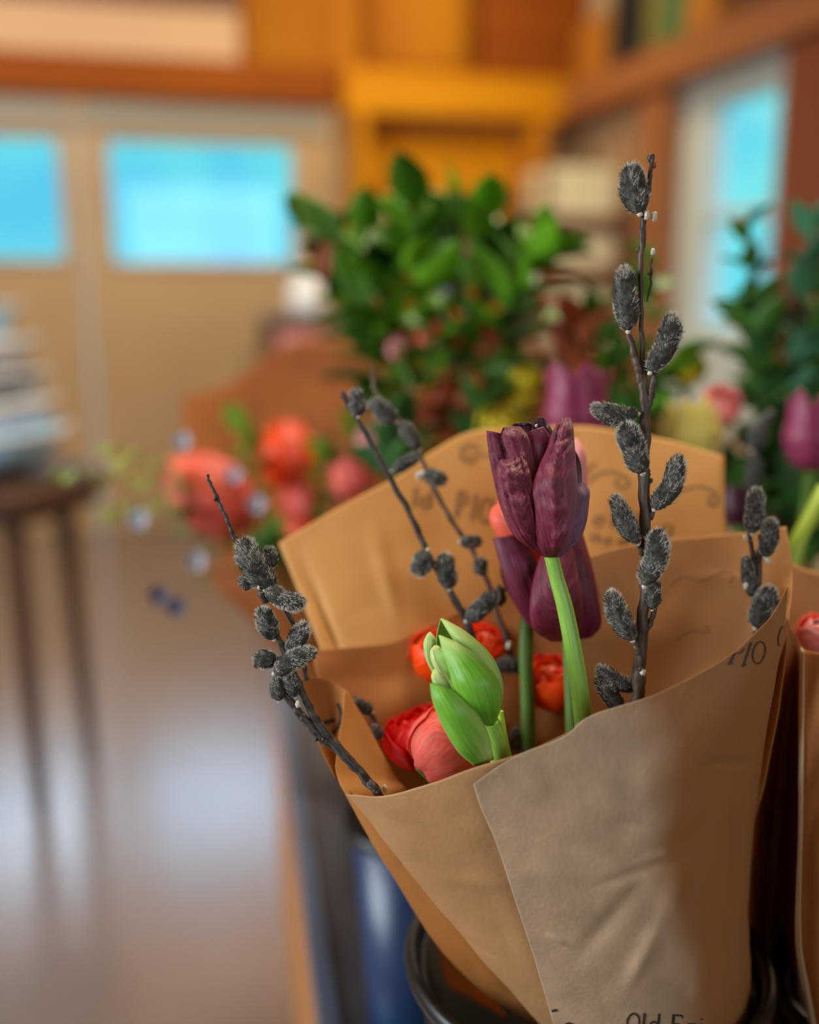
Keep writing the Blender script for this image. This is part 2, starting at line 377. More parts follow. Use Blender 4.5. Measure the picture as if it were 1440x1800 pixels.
for a0, a1, q0, q1 in [(wy0-.0, wy0+.02, wz0, wz1), (wy1-.01, wy1+.16, wz0-.35, wz1+.06), (wy0, wy1+.16, wz1, wz1+.07), (wy0, wy1, wz0-.35, wz0)]:
    b.box((XR-.03, a0, q0), (XR-.001, a1, q1))
b.build('window_casing', M['whitef'], wf, smooth=False, bevel=.006)

# --- books on the right ledge
bk = [(1210, 1262, 'book_t', .27, 'ochre book'), (1176, 1206, 'book_g', .30, 'green book'), (1140, 1170, 'book_o', .28, 'olive book'), (1080, 1112, 'book_k', .33, 'black book'), (1300, 1350, 'book_b', .25, 'brown book'), (1020, 1068, 'book_t', .26, 'ochre book')]
lab = ['ochre book on the high ledge between the green and brown books', 'green book on the high ledge above the window', 'olive book standing between the black and the green books', 'tall black book on the high ledge near the corner', 'dark brown book on the high ledge, nearest the camera', 'ochre book on the high ledge in the corner, left of the black one']
for (x0, x1, m, hh, _), lb in zip(bk, lab):
    y1 = on_x(x0, 60, XR-.12)[1]; y0 = on_x(x1, 60, XR-.12)[1]; y1 = min(y1, YB-.22)
    if y1-y0 < .03: y0 = y1-.1
    t = thing('book', lb, 'book', (XR-.07, (y0+y1)/2, bz1), 'books on the high ledge')
    MB().box((XR-.13, y0, bz1), (XR-.01, y0+.008, bz1+hh)).box((XR-.13, y1-.008, bz1), (XR-.01, y1, bz1+hh)).box((XR-.138, y0, bz1), (XR-.128, y1, bz1+hh)).build('cover', M[m], t, smooth=False, bevel=.002)
    MB().box((XR-.127, y0+.008, bz1+.004), (XR-.015, y1-.008, bz1+hh-.006)).build('pages', M['cream'], t, smooth=False)

# --- open shelving hutch below the golden ledge
hx0, hx1 = dx1+.10, yz(925, 300)[0]
hy = YB-.34
t = thing('shelf_hutch', 'golden pine open hutch against the back wall right of the doors', 'shelf', ((hx0+hx1)/2, YB-.17, 0))
b = MB(); b.box((hx0, hy, 0), (hx0+.05, YB-.005, lz0-.02)); b.box((hx1-.05, hy, 0), (hx1, YB-.005, lz0-.02)); b.build('side_panel', M['gold_wood'], t, smooth=False, bevel=.004)
MB().box((hx0+.05, YB-.03, .0), (hx1-.05, YB-.005, lz0-.02)).build('back_panel', M['gold_wood'], t, smooth=False)
shz = [yz(800, 402)[1], yz(800, 560)[1], yz(800, 720)[1]]
for z in shz:
    MB().box((hx0+.05, hy+.01, z-.035), (hx1-.05, YB-.03, z)).build('shelf', M['orange_dark'], t, smooth=False, bevel=.003)
random.seed(4)
pots = [(690, 'cream', .055, .13, 'cream jar on the upper hutch shelf, nearest the doors', 'jar'), (760, 'tan', .05, .11, 'tan jar on the upper hutch shelf, left of centre', 'jar'), (850, 'tan', .06, .12, 'wider tan jar on the upper hutch shelf, right of centre', 'jar'), (910, 'book_b', .045, .14, 'dark brown jar at the right end of the upper hutch shelf', 'jar')]
for x, m, r, hh, lb, cat in pots:
    xx = on_y(x, 380, YB-.18)[0]; xx = min(max(xx, hx0+.05+r+.01), hx1-.05-r-.01)
    t = thing('storage_jar', lb, cat, (xx, YB-.18, shz[0]), 'jars on the hutch shelf')
    MB().lathe((xx, YB-.18, shz[0]), [(0, .001), (r*.9, .001), (r, .02), (r, hh*.8), (r*.8, hh)], 24).build('body', M[m], t)
    MB().lathe((xx, YB-.18, shz[0]+hh), [(r*.85, 0), (r*.85, .02), (r*.2, .028), (r*.2, .045), (0, .05)], 24).build('lid', M['orange_dark'], t)
# --- corner rack with folded cream linens
rx0, rx1 = on_y(955, 400, 4.55)[0], on_y(1100, 400, 4.55)[0]
t = thing('corner_rack', 'brown wooden rack of three shelves in the corner of the shop', 'rack', ((rx0+rx1)/2, 4.75, 0))
for x in (rx0, rx1-.022):
    for y in (4.55, 4.9): MB().box((x, y, 0), (x+.022, y+.022, lz0-.12)).build('post', M['brown_wood'], t, smooth=False, bevel=.003)
rz = [on_y(1010, 378, 4.55)[2], on_y(1010, 470, 4.55)[2], on_y(1010, 610, 4.55)[2]]
for z in rz: MB().box((rx0, 4.54, z-.03), (rx1, 4.94, z)).build('shelf', M['brown_wood'], t, smooth=False, bevel=.003)
cl = ['cream folded blanket pile on the top shelf of the corner rack', 'cream folded blanket pile on the middle shelf of the corner rack', 'cream folded blanket pile on the lowest shelf of the corner rack']
for k, z in enumerate(rz):
    hh = [.22, .15, .27][k]; n = 3; b = MB()
    xa, xb = rx0+.035, rx1-.035
    for q in range(n):
        g = []
        z0 = z+.001+q*hh/n; z1 = z+.001+(q+1)*hh/n*.985
        prof = [(xa+.03, z0), (xa, (z0+z1)/2), (xa+.03, z1), (xb-.03, z1), (xb, (z0+z1)/2), (xb-.03, z0), (xa+.03, z0)]
        g = np.array([[(px, y, pz) for px, pz in prof] for y in np.linspace(4.57, 4.89, 5)]); b.grid(g)
        for e in (0, 4): b.add(g[e], [tuple(range(6))])
    tag(b.build('folded_blanket', M['cream'], origin=((xa+xb)/2, 4.73, z)), cl[k], 'blanket', 'folded blankets on the corner rack')

# --- dark cabinet with tissue box near the door end (dark/white blur beside the doors)
p0 = on_y(480, 560, 4.6); p1 = on_y(578, 560, 4.6); zt2 = p0[2]
t = thing('side_cabinet', 'dark brown low cabinet standing beside the pale doors', 'cabinet', ((p0[0]+p1[0])/2, 4.75, 0))
MB().box((p0[0], 4.6, 0), (p1[0], 5.1, zt2-.02)).build('body', M['book_b'], t, smooth=False, bevel=.005)
MB().box((p0[0]-.02, 4.58, zt2-.02), (p1[0]+.02, 5.12, zt2)).build('top', M['darkwood'], t, smooth=False, bevel=.004)
MB().box((p0[0]+.02, 4.585, .1), (p1[0]-.02, 4.6, zt2-.06)).build('door', M['pink'], t, smooth=False, bevel=.003)
c = ((p0[0]+p1[0])/2+.06, 4.8, zt2)
t = thing('water_pitcher', 'pale blue-white pitcher standing on the dark low cabinet', 'pitcher', c)
MB().lathe(c, [(0, .001), (.07, .001), (.09, .06), (.075, .14), (.05, .19), (.06, .22), (.055, .22), (.045, .19), (0, .17)], 28).build('body', M['white'], t)
MB().tube(spl([(c[0]+.055, c[1], c[2]+.2), (c[0]+.12, c[1], c[2]+.18), (c[0]+.12, c[1], c[2]+.1), (c[0]+.085, c[1], c[2]+.06)], np.linspace(0, 1, 16)), [.009], 8).build('handle', M['white'], t)

# --- small dark table with stacked bowls at the left
tz = .80
cc = on_z(10, 830, tz); cx, cy = cc[0]-.07, cc[1]
t = thing('round_table', 'small dark wooden round table at the left carrying the pale bowls', 'table', (cx, cy, 0))
MB().lathe((cx, cy, 0), [(0, tz-.09), (.24, tz-.09), (.29, tz-.07), (.29, tz-.008), (.28, tz), (0, tz)], 48).build('tabletop', M['darkwood'], t)
for k, (lx, ly) in enumerate([(.10, -.2), (.19, .10), (-.19, .1), (-.13, -.19)]):
    MB().tube([(cx+lx, cy+ly, tz-.05), (cx+lx*1.12, cy+ly*1.12, .0)], [.026, .018], 12).build('leg', M['darkwood'], t)
def bowl(c, r, h, m, lb):
    t = thing('serving_bowl', lb, 'bowl', c, 'bowls stacked on the small dark table')
    MB().lathe(c, [(0, 0.001), (r*.45, 0.001), (r*.5, h*.06), (r*.8, h*.4), (r, h), (r*.96, h), (r*.76, h*.42), (r*.4, h*.14), (0, h*.12)], 36).build('body', M[m], t)
    MB().lathe((c[0], c[1], c[2]+h-.006), [(r*.97, .004), (r*1.03, .002), (r*1.03, .010), (r*.95, .011)], 36).build('rim', M['white'], t)
bz = tz
for k, (dx, r, h, m, lb) in enumerate([(.0, .225, .11, 'bluewhite', 'lowest and widest pale blue bowl, resting on the small dark table'),
                                 (.0, .20, .095, 'white', 'white bowl second from the bottom of the stack'),
                                 (.01, .175, .085, 'grey', 'grey bowl in the middle of the stack'),
                                 (.0, .165, .09, 'white', 'white bowl directly under the blue top bowl'),
                                 (-.02, .15, .10, 'bluewhite', 'pale blue bowl at the top of the stack')]):
    bowl((cx+dx, cy, bz), r, h, m, lb); bz += h*.80

# ================================================================== SHOP TABLE
TZ = .65; hh_ = CAM_H-TZ
th = math.radians(5.0)       # the table runs 5 degrees right of the room's depth axis
du = np.array([math.sin(th), math.cos(th), 0]); dr = np.array([math.cos(th), -math.sin(th), 0])
pe = on_z(560, 1800, TZ); Xe = float(np.dot(pe[:2], dr[:2]))       # apron top edge
pm = on_z(600, 1800, TZ); Xm = float(np.dot(pm[:2], dr[:2]))
def obox(b, x0, x1, y0, y1, z0, z1, mi=0):
    v = []
    for z in (z0, z1):
        for x, y in ((x0, y0), (x1, y0), (x1, y1), (x0, y1)):
            q = x*dr+y*du; v.append((q[0], q[1], z))
    b.add(v, [(0,3,2,1),(4,5,6,7),(0,1,5,4),(1,2,6,5),(2,3,7,6),(3,0,4,7)], mi)
tb = thing('display_table', 'long wooden table with a dark grey metal top holding the bouquets', 'table', (.4, .9, 0))
T0, T1 = .05, 1.62
b = MB(); obox(b, Xm, Xm+.95, T0+.01, T1-.01, TZ-.02, TZ); b.build('tabletop', M['zinc'], tb, smooth=False)
b = MB(); obox(b, Xe, Xm-.0005, T0, T1, TZ-.022, TZ+.004); b.build('edge_strip', M['zedge'], tb, smooth=False, bevel=.002)
b = MB(); obox(b, Xe+.002, Xe+.03, T0+.02, T1-.02, TZ-.37, TZ-.022); b.build('apron', M['tablewood'], tb, smooth=False, bevel=.003)
b = MB(); obox(b, Xe+.03, Xm+.9, T1-.05, T1-.02, TZ-.37, TZ-.022); b.build('apron', M['tablewood'], tb, smooth=False, bevel=.003)
for x in (Xe+.03, Xm+.85):
    for y in (T0+.05, T1-.12):
        b = MB(); obox(b, x, x+.07, y, y+.07, 0, TZ-.022); b.build('leg', M['tablewood'], tb, smooth=False, bevel=.004)

def bucket(c, r, h, m, lb, handle=False):
    t = thing('flower_bucket', lb, 'bucket', c)
    rb = r*.74
    MB().lathe(c, [(0, .001), (rb, .001), (rb, .004), (r*.98, h-.012), (r*.94, h-.012), (rb*.94, .01), (0, .01)], 56).build('body', m, t)
    a = [(r+.002+.004*math.cos(q), h-.008+.006*math.sin(q)) for q in np.linspace(0, 2*math.pi, 13)]
    MB().lathe(c, a, 56).build('rim', M['black'], t)
    return t
# bucket holding the front bouquet
bc = on_z(1030, 1655, .89); BC = (float(bc[0]), float(bc[1]), TZ)
bucket(BC, .096, .24, M['black'], 'glossy black bucket at the front holding the wrapped bouquet')
p = on_z(745, 1850, TZ)+.04*du; bucket((p[0], p[1], TZ), .052, .19, M['navy'], 'small navy enamel pot behind the black front bucket')
p = P(790, 1400, 1.10); bucket((p[0], p[1], TZ), .085, .12, M['black'], 'low black bucket under the tall leafy bouquet')
p = P(1552, 1870, .60); bucket((p[0], p[1], TZ), .062, .21, M['black'], 'black bucket holding the wrapped bouquet at the right edge')
p = P(1150, 1480, .88); MIDB = (p[0], p[1]); bucket((p[0], p[1], TZ), .075, .16, M['black'], 'black bucket hidden behind the front wrap, under the plum tulip')
p = P(1400, 1480, .98); RGTB = (p[0], p[1]); bucket((p[0], p[1], TZ), .075, .14, M['black'], 'black bucket at the right under the dark leafy branches')
def rooted(b, pt, rad):
    """carry a rear stem on down into the bucket it stands in"""
    x, y, d = pt
    if d < .7 or x < 690: return
    q = P(790, 1400, 1.10)[:2] if (x < 900 and d > .9) else (MIDB if x < 1250 else RGTB)
    rr = random.Random(int(x*7+y)); e = np.array([q[0]+rr.uniform(-.03, .03), q[1]+rr.uniform(-.03, .03), TZ+.02])
    a = P(x, y, d); b.tube(spl([a, (a+e)/2+np.array([0, 0, .01]), e], np.linspace(0, 1, 10)), [rad], 8)

# ================================================================== PAPER
def sheet(name, rows, m, parent, nu=60, nv=60, amp=.0006, seed=0, freq=26, big=0, thick=.00025, crease=()):
    R = [spl(r, np.linspace(0, 1, nu)) for r in rows]; R = np.array(R)
    G = np.array([spl(R[:, i], np.linspace(0, 1, nv)) for i in range(nu)]).transpose(1, 0, 2)
    W = np.array([[P(*G[j, i]) for i in range(nu)] for j in range(nv)])
    du_ = np.gradient(W, axis=1); dv_ = np.gradient(W, axis=0); N = np.cross(du_, dv_)
    N /= np.maximum(np.linalg.norm(N, axis=2, keepdims=True), 1e-12)
    for j in range(nv):
        for i in range(nu):
            q = Vector(W[j, i])*freq+Vector((seed*7.1, seed*3.3, 0))
            d = amp*(1-2*abs(noise.noise(q)))*1.2+amp*.5*(noise.noise(q*2.6))
            if big: d += big*noise.noise(q*.28+Vector((4, 0, 0)))
            for (x0, y0, x1, y1, wd, hgt) in crease:
                ax, ay = x1-x0, y1-y0; L2 = ax*ax+ay*ay; px, py = G[j, i, 0]-x0, G[j, i, 1]-y0
                tt = max(0, min(1, (px*ax+py*ay)/L2)); dd = math.hypot(px-tt*ax, py-tt*ay)
                d += hgt*math.exp(-(dd/wd)**2)*math.sin(math.pi*min(1, max(0, tt*.9+.05)))
            W[j, i] += N[j, i]*d
    b = MB(); b.grid(W); o = b.build(name, m, parent, solid=thick)
    fs = [f for f in b.f]
    bv = BVHTree.FromPolygons([Vector(v) for v in b.v], fs)
    return o, bv
def arc(cx, cy, rx, ry, a0, a1, n=14): return [(cx+rx*math.cos(math.radians(a)), cy+ry*math.sin(math.radians(a))) for a in np.linspace(a0, a1, n)]
GL = {  # single-stroke letters, y up, unit box; (polyline, weight)
    'P': [([(.28, 0), (.28, 1)], 1.5), ([(.28, 1), (.55, 1.02)]+arc(.5, .76, .32, .26, 75, -90), 1), ([(.1, 0), (.46, 0)], 1)],
    'I': [([(.5, 0), (.5, 1)], 1.5), ([(.32, 0), (.68, 0)], 1), ([(.34, 1), (.66, 1)], 1)],
    'O': [(arc(.5, .5, .44, .5, 0, 360, 30), 1.15)],
    'C': [(arc(.55, .5, .42, .5, 50, 310, 24), 1.2)],
    'N': [([(.15, 0), (.15, 1)], 1), ([(.15, 1), (.85, 0)], 1.5), ([(.85, 0), (.85, 1)], 1)],
    'F': [([(.22, 0), (.22, 1)], 1.5), ([(.1, 1), (.85, 1), (.85, .86)], 1), ([(.22, .52), (.68, .52)], 1), ([(.08, 0), (.4, 0)], 1)],
    'W': [([(.0, 1), (.27, 0)], 1.4), ([(.27, 0), (.5, .8)], 1), ([(.5, .8), (.75, 0)], 1.4), ([(.75, 0), (1, 1)], 1)],
    'l': [([(.5, 0), (.5, 1.05)], 1.4), ([(.38, 0), (.62, 0)], 1)],
    'd': [([(.8, 0), (.8, 1.05)], 1.4), (arc(.48, .3, .32, .3, 0, 360, 18), 1)],
    'i': [([(.5, 0), (.5, .6)], 1.4), ([(.5, .8), (.5, .86)], 1.6)],
    'e': [([(.15, .32), (.82, .32)]+arc(.48, .3, .34, .3, 5, 310, 18), 1)],
    'r': [([(.3, 0), (.3, .6)], 1.4), (arc(.6, .38, .3, .2, 160, 40, 8), 1)],
    'a': [([(.78, 0), (.78, .6)], 1.4), (arc(.48, .28, .32, .28, 0, 360, 18), 1)],
    'h': [([(.2, 0), (.2, 1)], 1.4), (arc(.48, .34, .28, .24, 180, 0, 10)+[(.76, 0)], 1)],
    't': [([(.45, 1), (.45, .1), (.6, 0), (.72, .04)], 1.3), ([(.2, .62), (.75, .62)], 1)],
    'n': [([(.2, 0), (.2, .6)], 1.3), (arc(.48, .34, .28, .24, 180, 0, 10)+[(.76, 0)], 1)],
    'm': [([(.1, 0), (.1, .6)], 1.2), (arc(.3, .36, .2, .22, 180, 0, 8)+[(.5, 0)], 1), (arc(.7, .36, .2, .22, 180, 0, 8)+[(.9, 0)], 1)],
    'o': [(arc(.5, .3, .32, .3, 0, 360, 18), 1)],
    'f': [([(.4, 0), (.4, .85)]+arc(.6, .85, .2, .17, 180, 40, 6), 1.3), ([(.18, .58), (.68, .58)], 1)],
}
def ink(name, bv, strokes, parent, m, wpx=4.0, lift=.0005):
    """strokes: (pixel polyline, weight) printed on the sheet's own surface"""
    b = MB()
    for pts, wt in strokes:
        pts = np.array(pts, float)
        seg = np.linalg.norm(np.diff(pts, axis=0), axis=1).sum(); n = max(4, int(seg/3))
        d = np.r_[0, np.cumsum(np.linalg.norm(np.diff(pts, axis=0), axis=1))]
        s = np.linspace(0, d[-1], n); q = np.c_[np.interp(s, d, pts[:, 0]), np.interp(s, d, pts[:, 1])]
        T = np.gradient(q, axis=0); T /= np.maximum(np.linalg.norm(T, axis=1, keepdims=True), 1e-9); Nn = np.c_[-T[:, 1], T[:, 0]]
        prev = None
        for k in range(n):
            row = []
            for sgn in (-1, 1):
                x, y = q[k]+Nn[k]*sgn*wpx*wt*.5; r = unit(ray(x, y))
                loc, nor, idx, dist = bv.ray_cast(Vector(c0), Vector(r))
                if loc is None: row = None; break
                if nor.dot(Vector(r)) > 0: nor = -nor
                row.append(np.array(loc)+np.array(nor)*lift)
            if row is not None and prev is not None:
                b.add([prev[0], prev[1], row[1], row[0]], [(0, 1, 2, 3)])
            prev = row
    return b.build(name, m, parent, smooth=False) if b.v else None
def text(s, ox, oy, ex, ey, adv=1.12):
    out = []; k = 0
    for ch in s:
        wdt = {'I': .62, 'l': .5, 'i': .5, ' ': .6, 't': .7, 'r': .75, 'm': 1.2}.get(ch, 1.0)
        if ch != ' ':
            for pl, wt in GL[ch]:
                out.append(([(ox+(k+x*wdt)*ex[0]+y*ey[0], oy+(k+x*wdt)*ex[1]+y*ey[1]) for x, y in pl], wt))
        k += wdt*adv
    return out

wr_ = thing('paper_wrap', 'kraft paper cone wrapping the front bouquet, its rim printed with black letters', 'paper wrap', (BC[0], BC[1], TZ+.03))
# far printed back panel
back, bvb = sheet('back_panel', [
    [(488, 953, .615), (600, 888, .62), (700, 836, .63), (765, 790, .64), (832, 757, .645), (915, 752, .645), (1000, 748, .645), (1060, 752, .64), (1160, 770, .635), (1274, 802, .62)],
    [(520, 1030, .60), (610, 985, .605), (705, 950, .612), (770, 925, .618), (840, 905, .622), (920, 900, .625), (1000, 900, .625), (1070, 900, .62), (1160, 905, .615), (1276, 915, .605)],
    [(560, 1130, .58), (630, 1110, .585), (715, 1090, .59), (780, 1080, .597), (850, 1070, .60), (920, 1065, .605), (1000, 1060, .605), (1080, 1060, .60), (1170, 1060, .595), (1285, 1050, .585)],
    [(640, 1330, .55), (700, 1330, .56), (760, 1330, .57), (820, 1330, .575), (880, 1330, .58), (940, 1330, .585), (1010, 1330, .585), (1090, 1320, .58), (1180, 1310, .575), (1290, 1280, .565)],
    [(830, 1660, .58), (860, 1665, .585), (890, 1670, .59), (920, 1675, .595), (950, 1680, .60), (980, 1680, .60), (1020, 1680, .60), (1070, 1680, .60), (1130, 1670, .595), (1200, 1650, .59)]],
    M['kraft_back'], wr_, 90, 90, .0007, 1, 18, big=.002, crease=[(520, 960, 610, 1180, 9, .004), (655, 930, 700, 1090, 12, -.003)])
ink('printed_lettering', bvb, text('PIO', 795, 905, (25, 6), (6, -42), 1.1)+text('ld', 722, 888, (24, 4), (3, -30)), wr_, M['ink_soft'], 5)
for _s in [[(arc(828, 798, 18, 14, 60, 330, 20), 1.4), (arc(845, 808, 26, 8, 200, 340, 12), 1)], [(list(spl([(1034, 850), (1050, 835), (1075, 830), (1100, 840), (1105, 852), (1092, 858), (1082, 850), (1088, 842)], np.linspace(0, 1, 40))), 1.3)], [(list(spl([(1030, 835), (1040, 820), (1048, 815)], np.linspace(0, 1, 10))), 1.5)], [(list(spl([(1180, 872), (1200, 862), (1225, 856), (1250, 862), (1262, 878), (1255, 890), (1246, 882), (1252, 872)], np.linspace(0, 1, 40))), 1.3)]]:
    ink('printed_scroll', bvb, _s, wr_, M['ink_soft'], 4)
ink('printed_lettering', bvb, text('er F a', 1040, 925, (27, 3), (2, -30))+text('the m', 1036, 952, (14, 1.5), (1, -16)), wr_, M['ink_soft'], 4)
# inner sheet ridge in front of it, lower left
sheet('inner_panel', [
    [(548, 1142, .565), (620, 1137, .57), (690, 1128, .575), (740, 1105, .58), (790, 1082, .585), (850, 1050, .59), (920, 1035, .59), (1010, 1050, .585)],
    [(560, 1190, .555), (630, 1185, .565), (700, 1180, .57), (750, 1165, .575), (800, 1150, .58), (850, 1130, .585), (920, 1120, .585), (1010, 1120, .58)],
    [(612, 1330, .54), (660, 1320, .55), (710, 1310, .555), (760, 1300, .56), (810, 1290, .565), (860, 1290, .57), (930, 1290, .57), (1010, 1280, .565)],
    [(790, 1640, .57), (820, 1650, .575), (850, 1660, .58), (880, 1660, .585), (900, 1660, .585), (930, 1660, .588), (960, 1660, .588), (1000, 1660, .585)]],
    M['kraft_dark'], wr_, 70, 60, .0008, 2, 20, big=.002)
# right rear panel
rp, bvr = sheet('rear_right_panel', [
    [(1010, 985, .57), (1090, 960, .575), (1160, 948, .575), (1240, 942, .57), (1310, 934, .56), (1382, 925, .545)],
    [(1015, 1060, .56), (1095, 1050, .565), (1165, 1045, .565), (1245, 1035, .558), (1320, 1020, .545), (1392, 1000, .53)],
    [(1020, 1180, .55), (1100, 1180, .555), (1170, 1170, .555), (1250, 1160, .548), (1330, 1140, .535), (1386, 1110, .51)],
    [(1030, 1420, .54), (1100, 1420, .55), (1170, 1420, .555), (1230, 1410, .55), (1290, 1390, .54), (1350, 1350, .52)],
    [(1040, 1680, .58), (1080, 1680, .585), (1120, 1680, .587), (1160, 1680, .587), (1200, 1680, .583), (1250, 1680, .575)]],
    M['kraft'], wr_, 80, 80, .0009, 3, 22, big=.003, crease=[(1140, 1100, 1200, 1000, 14, .0012), (1230, 1010, 1320, 1020, 10, -.001)])
M['ink_faint'] = mat('very_faint_ink', '#9a6836', .7)
for _s in ((list(spl([(1180, 1030), (1200, 1015), (1230, 1022), (1260, 1010), (1275, 1003), (1290, 1012), (1284, 1024)], np.linspace(0, 1, 30))), 1.2),
    (list(spl([(1190, 1125), (1215, 1110), (1245, 1112), (1240, 1100)], np.linspace(0, 1, 20))), 1.4)):
    ink('faint_print', bvr, [_s], wr_, M['ink_faint'], 4)
# left fold: outer dark face and curled light face
lf, bvl = sheet('left_fold', [
    [(525, 1192, .528), (550, 1190, .533), (578, 1196, .536), (597, 1206, .534), (607, 1216, .530)],
    [(540, 1240, .528), (560, 1240, .534), (580, 1245, .537), (596, 1250, .534), (604, 1256, .529)],
    [(560, 1305, .525), (572, 1305, .530), (584, 1305, .533), (594, 1305, .530), (598, 1306, .523)],
    [(590, 1368, .515), (592, 1368, .52), (594, 1368, .521), (596, 1368, .519), (598, 1368, .515)]],
    M['kraft_dark'], wr_, 40, 60, .0003, 4, 30)
for _s in ((list(spl([(594, 1236), (600, 1250), (600, 1265), (594, 1280), (584, 1292)], np.linspace(0, 1, 24))), 1.2),
    (list(spl([(566, 1272), (578, 1268), (590, 1266)], np.linspace(0, 1, 10))), 1.5)):
    ink('printed_scroll', bvl, [_s], wr_, M['ink'], 5)
sheet('curled_edge', [
    [(607, 1212, .529), (609, 1213, .529), (611, 1215, .530), (613, 1218, .531)],
    [(602, 1265, .522), (615, 1267, .526), (630, 1268, .530), (644, 1270, .534)],
    [(593, 1320, .514), (616, 1322, .519), (642, 1325, .525), (674, 1325, .531)],
    [(592, 1360, .508), (620, 1364, .514), (660, 1366, .521), (698, 1366, .527)],
    [(611, 1396, .503), (640, 1400, .508), (680, 1398, .515), (716, 1392, .521)],
    [(660, 1450, .505), (680, 1460, .51), (705, 1470, .516), (735, 1475, .522)]],
    M['kraft_back'], wr_, 40, 70, .00025, 5, 40)
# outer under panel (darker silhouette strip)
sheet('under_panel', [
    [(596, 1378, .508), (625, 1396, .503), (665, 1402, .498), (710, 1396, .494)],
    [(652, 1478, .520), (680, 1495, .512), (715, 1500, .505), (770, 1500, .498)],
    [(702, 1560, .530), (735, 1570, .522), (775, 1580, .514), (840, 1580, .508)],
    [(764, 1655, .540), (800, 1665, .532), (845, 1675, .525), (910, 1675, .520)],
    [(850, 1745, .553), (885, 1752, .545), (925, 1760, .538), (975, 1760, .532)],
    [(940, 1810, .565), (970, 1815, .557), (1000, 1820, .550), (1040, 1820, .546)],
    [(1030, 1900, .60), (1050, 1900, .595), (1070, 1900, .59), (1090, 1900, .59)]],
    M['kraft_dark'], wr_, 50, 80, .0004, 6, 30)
# front panel
FR = [
    [(609, 1396, .502), (660, 1399, .486), (705, 1392, .476), (765, 1374, .467), (832, 1350, .461), (925, 1321, .4565), (1000, 1288, .456), (1080, 1250, .456)],
    [(648, 1440, .502), (705, 1450, .487), (760, 1450, .478), (820, 1440, .470), (880, 1425, .464), (960, 1400, .460), (1030, 1380, .459), (1110, 1360, .459)],
    [(705, 1515, .504), (760, 1530, .492), (815, 1535, .483), (870, 1530, .476), (930, 1520, .470), (1000, 1510, .466), (1070, 1500, .465), (1140, 1490, .465)],
    [(775, 1600, .508), (825, 1620, .498), (875, 1630, .490), (920, 1635, .483), (975, 1635, .478), (1040, 1635, .474), (1110, 1630, .472), (1170, 1630, .472)],
    [(855, 1700, .515), (895, 1725, .507), (935, 1740, .500), (975, 1750, .494), (1025, 1755, .489), (1080, 1760, .486), (1140, 1760, .484), (1200, 1760, .484)],
    [(955, 1812, .528), (985, 1840, .521), (1015, 1860, .515), (1045, 1870, .510), (1085, 1880, .506), (1130, 1885, .503), (1180, 1890, .501), (1230, 1890, .501)],
    [(1030, 1900, .555), (1050, 1930, .550), (1070, 1960, .546), (1090, 1990, .542), (1120, 2010, .54), (1160, 2020, .54), (1200, 2030, .54), (1240, 2030, .54)]]
FR = [[(x, y, d+max(0, x-960)/300*.009) for x, y, d in r] for r in FR]
sheet('front_panel', FR, M['kraft_front'], wr_, 110, 110, .0005, 7, 30, big=.0015, crease=[(690, 1420, 860, 1560, 16, .0008), (780, 1540, 900, 1560, 14, -.0008), (840, 1460, 900, 1540, 18, .0006)])
